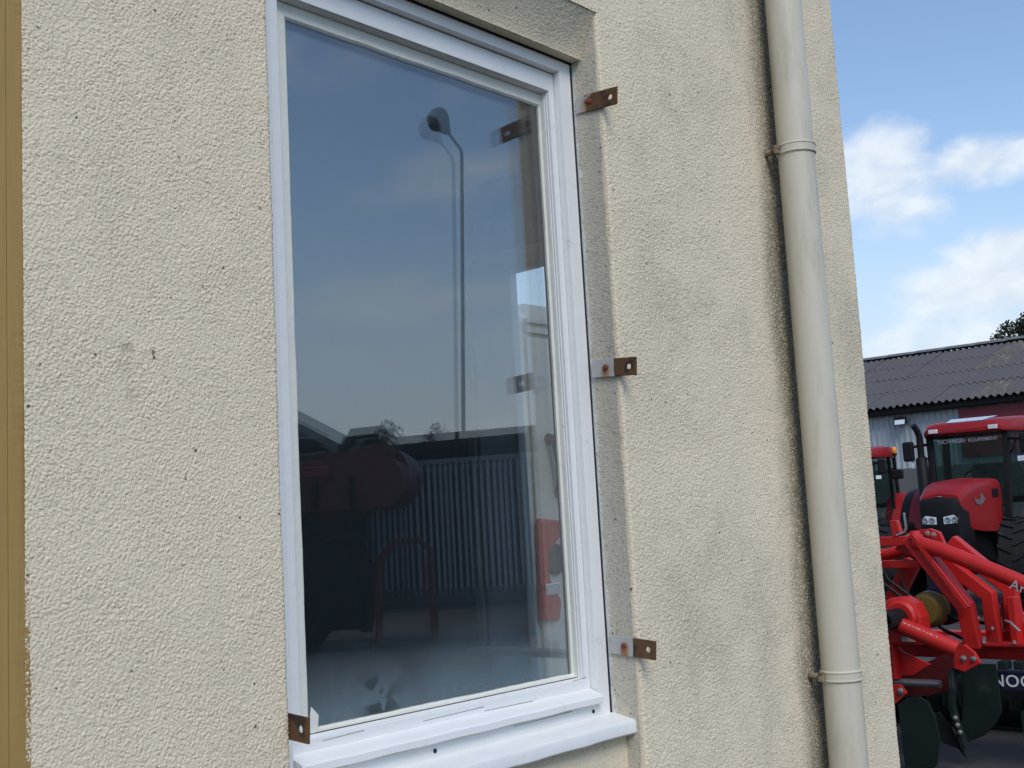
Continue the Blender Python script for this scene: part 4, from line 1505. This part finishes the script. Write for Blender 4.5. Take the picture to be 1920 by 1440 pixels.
for flip in (0, 1):
    F = (lambda p: p) if not flip else mir
    fy = (lambda y: y) if not flip else (lambda y: 2 * YC - y)
    # headstock leg: heavy flat bar from the apex down to the tool beam
    b = MB()
    b.tube([(7.22, fy(1.655), 1.385), (7.22, fy(1.345), .95), (7.26, fy(1.335), .70)], [(.045, .052), (.045, .048), (.045, .045)], square=True)
    lg = C_(b, 'headstock_leg', 'red2', bevel=0.006)
    b = MB()
    b.tube([(7.16, fy(1.62), 1.395), (7.14, fy(1.305), .95)], [(.012, .012), (.012, .012)], square=True)
    C_(b, 'leg_edge', 'red2', lg)
    b = MB()
    b.tube([(7.40, fy(1.60), 1.28), (7.42, fy(1.275), 1.0), (7.42, fy(1.262), .70)], [(.05, .04)] * 3, square=True)
    C_(b, 'brace', 'red2', bevel=0.006)
    b = MB()
    b.tube([(7.55, fy(1.53), 1.335), (7.58, fy(1.20), 1.03), (7.58, fy(1.185), .70)], [(.05, .045)] * 3, square=True)
    C_(b, 'brace', 'red2', bevel=0.006)
    ap = yz_plate(F([(1.80, 1.30), (1.76, 1.37), (1.68, 1.415), (1.56, 1.425), (1.50, 1.40), (1.475, 1.33), (1.49, 1.24), (1.62, 1.22)]), 7.30, .04)
    ap = C_(ap, 'apex_plate', 'red2', bevel=0.004)
    for (y, z) in ((1.62, 1.375), (1.70, 1.375), (1.575, 1.395), (1.535, 1.385), (1.655, 1.345)):
        bolt(ap, 7.30, fy(y), z, .013)
    # long tube to the outer wing
    b = MB()
    b.tube([(7.20, fy(1.615), 1.345), (7.18, fy(1.45), 1.295), (7.15, fy(1.10), 1.15), (7.12, fy(.2), .74)], .047, 20)
    tb = C_(b, 'wing_tube', 'red2', smooth=True)
    # near lower tube
    b = MB()
    b.tube([(6.88, fy(2.06), 1.045), (6.92, fy(1.30), .725)], .049, 20)
    lt = C_(b, 'lower_tube', 'red2', smooth=True)
    b = MB()
    b.lathe([(.0495, 0), (.057, .002), (.057, .034), (.0495, .036)], (6.8895, fy(1.70), .893), (.05, (fy(1.30) - fy(2.06)), -.32), 20, caps=False)
    C_(b, 'clamp', 'silver', lt, smooth=True)
    if not flip:
        text_obj('tube_lettering', 'Arterra', 0.085, (7.099, 1.035, 1.070), (0.035, -.9, -.41), (-.25, -.38, .88), 'letter', tb)
        text_obj('tube_lettering', 'Terranos', 0.062, (6.876, 1.385, .797), (-.04, .92, .385), (.55, .34, -.78), 'letter', lt, bold=0.0008)
    # pivot plates under the tubes
    hp = C_(yz_plate(F([(1.375, .735), (1.30, .745), (1.245, .70), (1.215, .64), (1.315, .585), (1.375, .605)]), 7.02, .03), 'pivot_plate', 'red2', bevel=0.004)
    for (y, z) in ((1.31, .665), (1.25, .665)):
        bolt(hp, 7.02, fy(y), z, .012)
    C_(yz_plate(F([(1.80, .715), (1.745, .715), (1.73, .685), (1.55, .61), (1.67, .54), (1.80, .53)]), 7.10, .02), 'gusset', 'red2', bevel=0.003)
    C_(yz_plate(F([(1.64, .60), (1.46, .69), (1.46, .45), (1.64, .40), (1.81, .38), (1.86, .50)]), 7.24, .02), 'gusset', 'red3', bevel=0.003)
    lp = C_(yz_plate(F([(1.80, .50), (1.70, .50), (1.665, .45), (1.745, .38), (1.80, .37)]), 6.98, .025), 'pivot_plate', 'red2', bevel=0.004)
    bolt(lp, 6.98, fy(1.70), .462, .014)
    b = MB()
    b.box((7.03, fy(1.805), .52), (7.12, fy(1.745), .76))
    C_(b, 'post', 'red2', bevel=0.006)
    b = MB()
    b.lathe([(.024, 0), (.024, .42)], (7.1, fy(1.50), .497), (0, fy(1.92) - fy(1.50), 0), 16)
    C_(b, 'steel_bar', 'grey_metal', smooth=True)
    # lugs and locking pin on the cross bars
    C_(yz_plate(F([(1.71, 1.49), (1.665, 1.49), (1.645, 1.40), (1.70, 1.38)]), 7.06, .05), 'lug', 'red2', bevel=0.004)
    b = MB()
    b.tube([(7.0, fy(1.583), 1.535), (7.0, fy(1.578), 1.44), (7.0, fy(1.592), 1.415), (7.02, fy(1.65), 1.398)], .008, 8)
    C_(b, 'locking_pin', 'silver', smooth=True)
    # rear upright brackets
    rb = C_(yz_plate(F([(1.30, .94), (1.22, .965), (1.165, .86), (1.15, .70), (1.30, .70)]), 7.66, .04), 'upright_bracket', 'red2', bevel=0.004)
    C_(yz_plate(F([(1.29, .74), (1.17, .82), (1.02, .84), (.98, .70), (1.29, .70)]), 7.50, .025), 'upright_bracket', 'red2', bevel=0.004)
    b = MB()
    b.box((7.40, fy(1.165), .70), (7.50, fy(1.12), .99))
    C_(b, 'post', 'red2', bevel=0.005)
    b = MB()
    b.tube([(7.3, fy(1.15), .86), (7.28, fy(1.11), .85), (7.27, fy(1.06), .80)], .008, 8)
    C_(b, 'locking_pin', 'silver', smooth=True)

# cross bars of the headstock
for z0, z1 in ((1.325, 1.385), (1.185, 1.235)):
    b = MB()
    b.box((7.24, 1.62, z0), (7.29, 2 * YC - 1.62, z1))
    C_(b, 'cross_bar', 'red2', bevel=0.005)
b = MB()
b.tube([(7.5, 1.66, 1.33), (7.52, 1.95, 1.26), (7.52, 2.3, 1.26), (7.5, 2.58, 1.33)], .04, 14)
C_(b, 'cross_bar', 'red2', smooth=True)
for yy in (1.80, 2.44):
    b = MB()
    b.tube([(7.45, yy + .05 * (1 if yy > YC else -1), 1.22), (7.42, yy + .22 * (1 if yy < YC else -1), .76)], [(.05, .05)] * 2, square=True)
    C_(b, 'inner_leg', 'red2', bevel=0.006)
# tool beam with flange, rear beam
b = MB()
b.box((7.36, -.45, .62), (7.50, 4.70, .705))
C_(b, 'tool_beam', 'red2', bevel=0.008)
b = MB()
b.box((7.28, -.45, .706), (7.66, 4.70, .722))
C_(b, 'beam_flange', 'red2', bevel=0.003)
b = MB()
b.box((8.1, -.45, .58), (8.22, 4.70, .70))
for y in (-.2, 1.0, 2.12, 3.2, 4.4):
    b.box((7.5, y - .04, .60), (8.1, y + .04, .68))
C_(b, 'rear_beam', 'red2', bevel=0.006)
# drive: red gearbox housing, olive guard cone, black stub
gx = C_(yz_plate([(1.79, .98), (1.74, 1.015), (1.66, 1.02), (1.59, .98), (1.555, .90), (1.555, .73), (1.80, .73)], 7.02, .16), 'gearbox', 'red2', bevel=0.02)
b = MB()
b.lathe([(.085, 0), (.10, .02), (.10, .05), (.08, .06)], (6.96, 1.66, .905), (1, 0, 0), 28)
C_(b, 'flange', 'red2', gx, smooth=True)
b = MB()
b.lathe([(.085, 0), (.11, .05), (.115, .11), (.105, .16), (.09, .17)], (7.19, 1.60, .925), (1, 0, 0), 28)
C_(b, 'drive_guard', 'olive', smooth=True)
b = MB()
b.lathe([(.11, 0), (.135, .02), (.135, .10), (.11, .12)], (7.38, 1.565, .95), (1, 0, 0), 28)
C_(b, 'drive_guard', 'navy', smooth=True)
b = MB()
b.lathe([(.05, 0), (.062, .0), (.062, .24), (.05, .24)], (6.74, 1.665, .90), (1, 0, 0), 24, caps=False)
C_(b, 'drive_stub', 'black', smooth=True)
b = MB()
b.lathe([(.022, 0), (.022, .26)], (6.745, 1.665, .90), (1, 0, 0), 12)
C_(b, 'drive_shaft', 'olive', smooth=True)
b = MB()
b.box((7.012, 1.60, .755), (7.02, 1.68, .785))
C_(b, 'data_plate', 'slat', gx)
# blades and shanks repeated along the beam
random.seed(21)
sh1 = [(1.70, .39), (1.64, .43), (1.56, .445), (1.51, .415), (1.475, .33), (1.46, .21), (1.49, .06), (1.535, .012), (1.69, .012)]
sh1b = [(1.58, .33), (1.49, .345), (1.435, .27), (1.37, .15), (1.345, .07), (1.40, .14), (1.49, .165)]
sh2 = [(1.40, .585), (1.34, .615), (1.18, .62), (1.175, .51), (1.175, .34), (1.215, .275), (1.29, .20), (1.41, .145), (1.425, .25), (1.385, .44)]
for k, dy in enumerate((0.0, -.72, .72, 1.44, 2.16, 2.88, -1.44)):
    b = yz_plate([(y + dy, z) for y, z in sh1], 6.92, .014)
    C_(b, 'blade', 'dkgreen', bevel=0.003)
    b = yz_plate([(y + dy, z) for y, z in sh1b], 7.02, .012)
    C_(b, 'blade_point', 'dkgreen', bevel=0.003)
    b = yz_plate([(y + dy, z) for y, z in sh2], 7.16, .014)
    bl2 = C_(b, 'blade', 'dkgreen', bevel=0.003)
    b = MB()
    b.tube([(7.3, 1.36 + dy, .66), (7.12, 1.375 + dy, .60), (7.03, 1.40 + dy, .56), (6.99, 1.38 + dy, .49), (6.99, 1.395 + dy, .40), (7.0, 1.385 + dy, .30), (7.0, 1.345 + dy, .15)],
           [(.016, .024)] * 7, square=True)
    sk = C_(b, 'shank', 'dkgreen', bevel=0.004)
    for (y, z) in ((1.375, .325), (1.366, .285), (1.355, .245)):
        bolt(sk, 6.975, y + dy, z, .010)
    for q in (0, 1):
        b = MB()
        b.box((7.18 + .02 * q, 1.12 - .085 * q + dy, .585), (7.26, 1.18 - .085 * q + dy, .635))
        C_(b, 'shank_clamp', 'dkgreen', bevel=0.008)
for k, (y0, z0, x0) in enumerate(((1.98, 1.30, 7.2), (1.90, 1.28, 7.22), (1.78, 1.10, 7.3))):
    b = MB()
    b.tube([(x0, y0, z0), (x0 - .06, y0 - .10, z0 - .16), (x0 - .02, y0 - .26, z0 - .30), (x0 + .10, y0 - .45, z0 - .42), (x0 + .25, y0 - .62, z0 - .46)], .011, 8)
    C_(b, 'hydraulic_hose', 'black', smooth=True)
for (x, y, z) in ((7.275, 1.28, .728), (7.275, 1.40, .728), (7.275, 1.10, .728), (7.35, 1.33, .86), (7.35, 1.25, .80)):
    b = MB()
    b.lathe([(.014, 0), (.014, .010), (.008, .012), (.008, .02)], (x, y, z), (0, 0, 1), 8)
    C_(b, 'bolt', 'silver', smooth=True, auto=30)
# number plate board
b = MB()
b.box((7.20, .40, .47), (7.215, 1.245, .565))
b.box((7.19, .40, .566), (7.23, 1.245, .574))
sg = C_(b, 'sign_board', 'navy')
text_obj('sign_lettering', 'INOO', 0.098, (7.196, 1.255, .487), (0, -1, 0), (0, 0, 1), 'letter', sg, bold=0.0005, spacing=1.08)
b = MB()
b.lathe([(.20, 0), (.20, 4.6)], (8.5, -.2, .21), (0, 1, 0), 24)
for k in range(40):
    b.box((8.27, -.2 + k * .115, .17), (8.73, -.19 + k * .115, .25))
C_(b, 'packer_roller', 'dkgreen', smooth=True)

# ------------------------------------------------------------------ what stands behind the camera and shows in the glass
# open sided shed with vertical slats
ax, ay, bx_, by_ = 17.69, -17.17, 18.84, -14.67
d_ = Vector((bx_ - ax, by_ - ay, 0)).normalized()
rz_ = math.atan2(d_.y, d_.x)
shed = empty('slatted_shed', (ax, ay, 0), rz_)
tag(shed, 'dark low shed with vertical grey slats, mirrored in the glass', 'shed')
b = MB()
b.box((-6, -.15, 0), (12, 0.05, .32))
b.build('plinth', 'concrete', shed)
b = MB()
b.box((-6, -.02, 2.98), (12, .06, 3.08))
b.build('top_rail', 'slat', shed)
b = MB()
b.box((-6, -5.5, 0.0), (12, -5.3, 3.95))
b.box((-6, -5.3, 0.0), (-5.8, -.2, 3.4))
b.box((11.8, -5.3, 0.0), (12, -.2, 3.4))
b.box((-5.8, -.20, 0.0), (11.8, -.16, 2.98))
b.build('rear_boarding', 'slatdark', shed)
b = MB()
b.loft([[(-6.4, .5, 3.42), (-6.4, .5, 3.56), (-6.4, -6, 4.1), (-6.4, -6, 3.96)], [(12.4, .5, 3.52), (12.4, .5, 3.66), (12.4, -6, 4.2), (12.4, -6, 4.06)]])
b.build('roof', 'darkwood', shed)
b = MB()
b.box((0, 0, 0), (0.062, .03, 2.66))
sl = b.build('slat', 'slat')
me_s = sl.data
COL.objects.unlink(sl)
random.seed(6)
x = -5.9
while x < 11.9:
    o = bpy.data.objects.new('slat', me_s)
    COL.objects.link(o)
    o.parent = shed
    o.location = (x, 0.055 + random.uniform(0, .01), .32)
    o.scale = (random.uniform(.7, 1.25), 1, 1)
    x += 0.135 + random.uniform(-.02, .02)

# street lamp behind the shed
lp_ = empty('street_lamp', (20.56, -18.49, 0))
tag(lp_, 'tall street lamp with bent arm and hooded head, mirrored in the glass', 'lamp')
TP = Vector((0.33, 0.36, 10.95))                       # the old post leans a little
b = MB()
b.tube([(0, 0, 0), tuple(TP * .3), tuple(TP)], [.065, .055, .045], 14)
b.build('pole', 'galv', lp_, smooth=True)
u_ = Vector((-.67, -.74, 0)).normalized()
b = MB()
b.tube([tuple(TP * .995), tuple(TP + u_ * .03 + Vector((0, 0, .10))), tuple(TP + u_ * .22 + Vector((0, 0, .40))), tuple(TP + u_ * .44 + Vector((0, 0, .72)))], .036, 12)
b.build('arm', 'galv', lp_, smooth=True)
c0 = TP + u_ * .34 + Vector((0, 0, .56))
ax_ = (u_ * .36 + Vector((0, 0, .62))).normalized()
b = MB()
b.lathe([(.10, -.02), (.13, .06), (.20, .20), (.275, .36), (.285, .48), (.24, .60), (.12, .68), (0.0, .70)], tuple(c0), tuple(ax_), 24)
b.build('lamp_head', 'galv', lp_, smooth=True)
b = MB()
b.lathe([(.0, -.10), (.12, -.08), (.20, .0), (.21, .06)], tuple(c0 + ax_ * .36 + u_ * .10 + Vector((0, 0, -.16))), (.15, .15, 1), 20)
b.build('lamp_bowl', 'black', lp_, smooth=True)

# red baler-like implement
bd = Vector((11.31 - 10.28, -10.32 + 11.52, 0)).normalized()
bal = empty('farm_implement', (11.35, -10.45, 0), math.atan2(bd.y, bd.x))
tag(bal, 'dark red farm machine with rounded end and arched stand, mirrored in the glass', 'implement')
b = MB()
pr = []
for k in range(17):
    a = -math.pi / 2 + math.pi * k / 16
    pr.append((-.40 + .45 * math.cos(a), 2.38 + .45 * math.sin(a)))
pr += [(-1.3, 2.72), (-3.6, 2.70), (-3.6, 1.90), (-.40, 1.92)]
b.loft([[(x, 0.0, z) for x, z in pr], [(x, -1.9, z) for x, z in pr]])
b.build('body', 'red3', bal, smooth=True, auto=40)
b = MB()
b.box((-3.7, .002, 2.40), (-1.05, .09, 2.55))
for k in range(6):
    b2 = MB()
    b2.box((-3.4 + k * .52, .002, 1.93), (-3.33 + k * .52, .10 + .03 * (k % 2), 2.39))
    b2.build('rib', 'darkwood', bal)
b2 = MB()
b2.tube([(-.9, -.2, 2.7), (-.75, -.2, 3.0), (-.35, -.2, 3.02), (-.1, -.2, 2.75)], .09, 8)
b2.tube([(-2.6, -.4, 2.7), (-2.2, -.4, 2.86), (-1.2, -.4, 2.9), (-.9, -.4, 2.7)], .11, 8)
b2.build('cowl', 'darkwood', bal, smooth=True)
b.build('side_panel', 'doorred', bal, bevel=0.02)
b = MB()
b.box((-3.6, -1.7, .25), (-.75, -.2, 1.90))
b.tube([(-.8, -.3, 1.9), (-.55, -.3, 1.2), (-.7, -.3, .2)], .10, 8)
b.tube([(-1.2, .1, 1.5), (-.7, .1, 1.55), (-.5, .1, 1.2)], .06, 8)
b.build('undercarriage', 'black', bal, bevel=0.1)
b = MB()
b.tube([(-.50, -.1, 0), (-.42, -.1, 1.20), (-.25, -.1, 1.42), (.12, -.1, 1.45), (.28, -.1, 1.30), (.30, -.1, 0)], [(.05, .05)] * 6, square=True)
b.build('stand', 'red3', bal, bevel=0.01)
for x in (-2.9, -1.6):
    w_ = wheel(bal, x, .06, .55, .35, 1)
    w_.children[0].data.materials[0] = M['darkwood']

# green roofed lean-to and pale gabled house beyond it
gr_ = empty('green_shed', (15.0, -18.0, 0), math.atan2(1.14, 1.02))
tag(gr_, 'low shed with dull green sheet roof, mirrored at the left of the glass', 'shed')
b = MB()
b.box((-7, -5, 0), (1.4, 0, 3.2))
b.build('wall', 'darkwood', gr_)
b = MB()
pr = [(0.35, 3.20), (0.3, 3.42), (-.6, 3.66), (-2.5, 3.82), (-5.3, 3.3), (-5.3, 3.1)]
b.loft([[(-7.2, y, z) for y, z in pr], [(1.5, y, z) for y, z in pr]])
b.build('roof', 'greenroof', gr_, smooth=True, auto=30)
hs = empty('gabled_barn', (18.2, -22.6, 0), math.atan2(.88, .87))
tag(hs, 'dark gabled barn with pale verge board, mirrored at the left of the glass', 'barn')
b = MB()
pr = [(-6.9, 0), (1.6, 0), (1.6, 4.0), (-2.65, 6.45), (-6.9, 4.0)]
b.loft([[(x, 0, z) for x, z in pr], [(x, -9, z) for x, z in pr]])
b.build('wall', 'greenroof', hs)
b = MB()
for s in (-1, 1):
    e = 4.65
    b.loft([[(-2.65, .12, 6.66), (-2.65, .12, 6.44), (-2.65 + s * e, .12, 3.72), (-2.65 + s * e, .12, 3.94)], [(-2.65, -9.2, 6.66), (-2.65, -9.2, 6.44), (-2.65 + s * e, -9.2, 3.72), (-2.65 + s * e, -9.2, 3.94)]])
b.build('roof', 'verge', hs)


# ------------------------------------------------------------------ trees
def tree(label, loc, h, r, n, seed, trunk_h=0.35):
    rnd = np.random.default_rng(seed)
    root = empty('tree', loc)
    tag(root, label, 'tree', 'trees beyond the sheds')
    b = MB()
    b.tube([(0, 0, 0), (.05, .02, h * .3), (0, .08, h * .75)], [r * .09, r * .07, r * .03], 10)
    cl = []
    for k in range(34):
        d = rnd.normal(size=3)
        d /= np.linalg.norm(d)
        q = rnd.uniform(.35, 1.0) ** .6
        c = np.array([d[0] * r * q, d[1] * r * q, h * (1 - .62 / 2) + d[2] * h * .31 * q])
        cl.append((c, rnd.uniform(.22, .42) * r))
        if k < 12:
            b.tube([(0, 0, h * rnd.uniform(.25, .5)), tuple(c * np.array([.5, .5, 1]) - np.array([0, 0, .1 * h])), tuple(c)], [r * .035, r * .02, r * .008], 6)
    b.build('trunk', 'bark', root, smooth=True)
    vs, fs = [], []
    for c, cr in cl:
        m_ = n // len(cl)
        d = rnd.normal(size=(m_, 3))
        d /= np.linalg.norm(d, axis=1)[:, None]
        p = c + d * cr * (rnd.uniform(.3, 1.12, size=(m_, 1)) ** .5)
        a = rnd.normal(size=(m_, 3))
        a /= np.linalg.norm(a, axis=1)[:, None]
        bb = np.cross(a, rnd.normal(size=(m_, 3)))
        bb /= np.linalg.norm(bb, axis=1)[:, None]
        s = rnd.uniform(.045, .085, size=(m_, 1)) * (r / 2.5) ** .5
        for i in range(m_):
            o = len(vs)
            vs += [tuple(p[i] - a[i] * s[i]), tuple(p[i] + bb[i] * s[i] * .6), tuple(p[i] + a[i] * s[i]), tuple(p[i] - bb[i] * s[i] * .6)]
            fs.append((o, o + 1, o + 2, o + 3))
    me = bpy.data.meshes.new('crown')
    me.from_pydata(vs, [], fs)
    me.materials.append(M['leaf'])
    o = bpy.data.objects.new('crown', me)
    COL.objects.link(o)
    o.parent = root
    return root


tree('dark leafy tree rising over the right end of the barn roof', (48.8, 11.9, 0), 8.9, 3.1, 60000, 1)
tree('bushy dark tree behind the sheds, mirrored above the machine', (25.3, -26.6, 0), 5.1, 1.0, 6000, 2)
tree('small tree top above the slatted shed roof, mirrored in the glass', (28.0, -26.9, 0), 5.2, .8, 3000, 3)
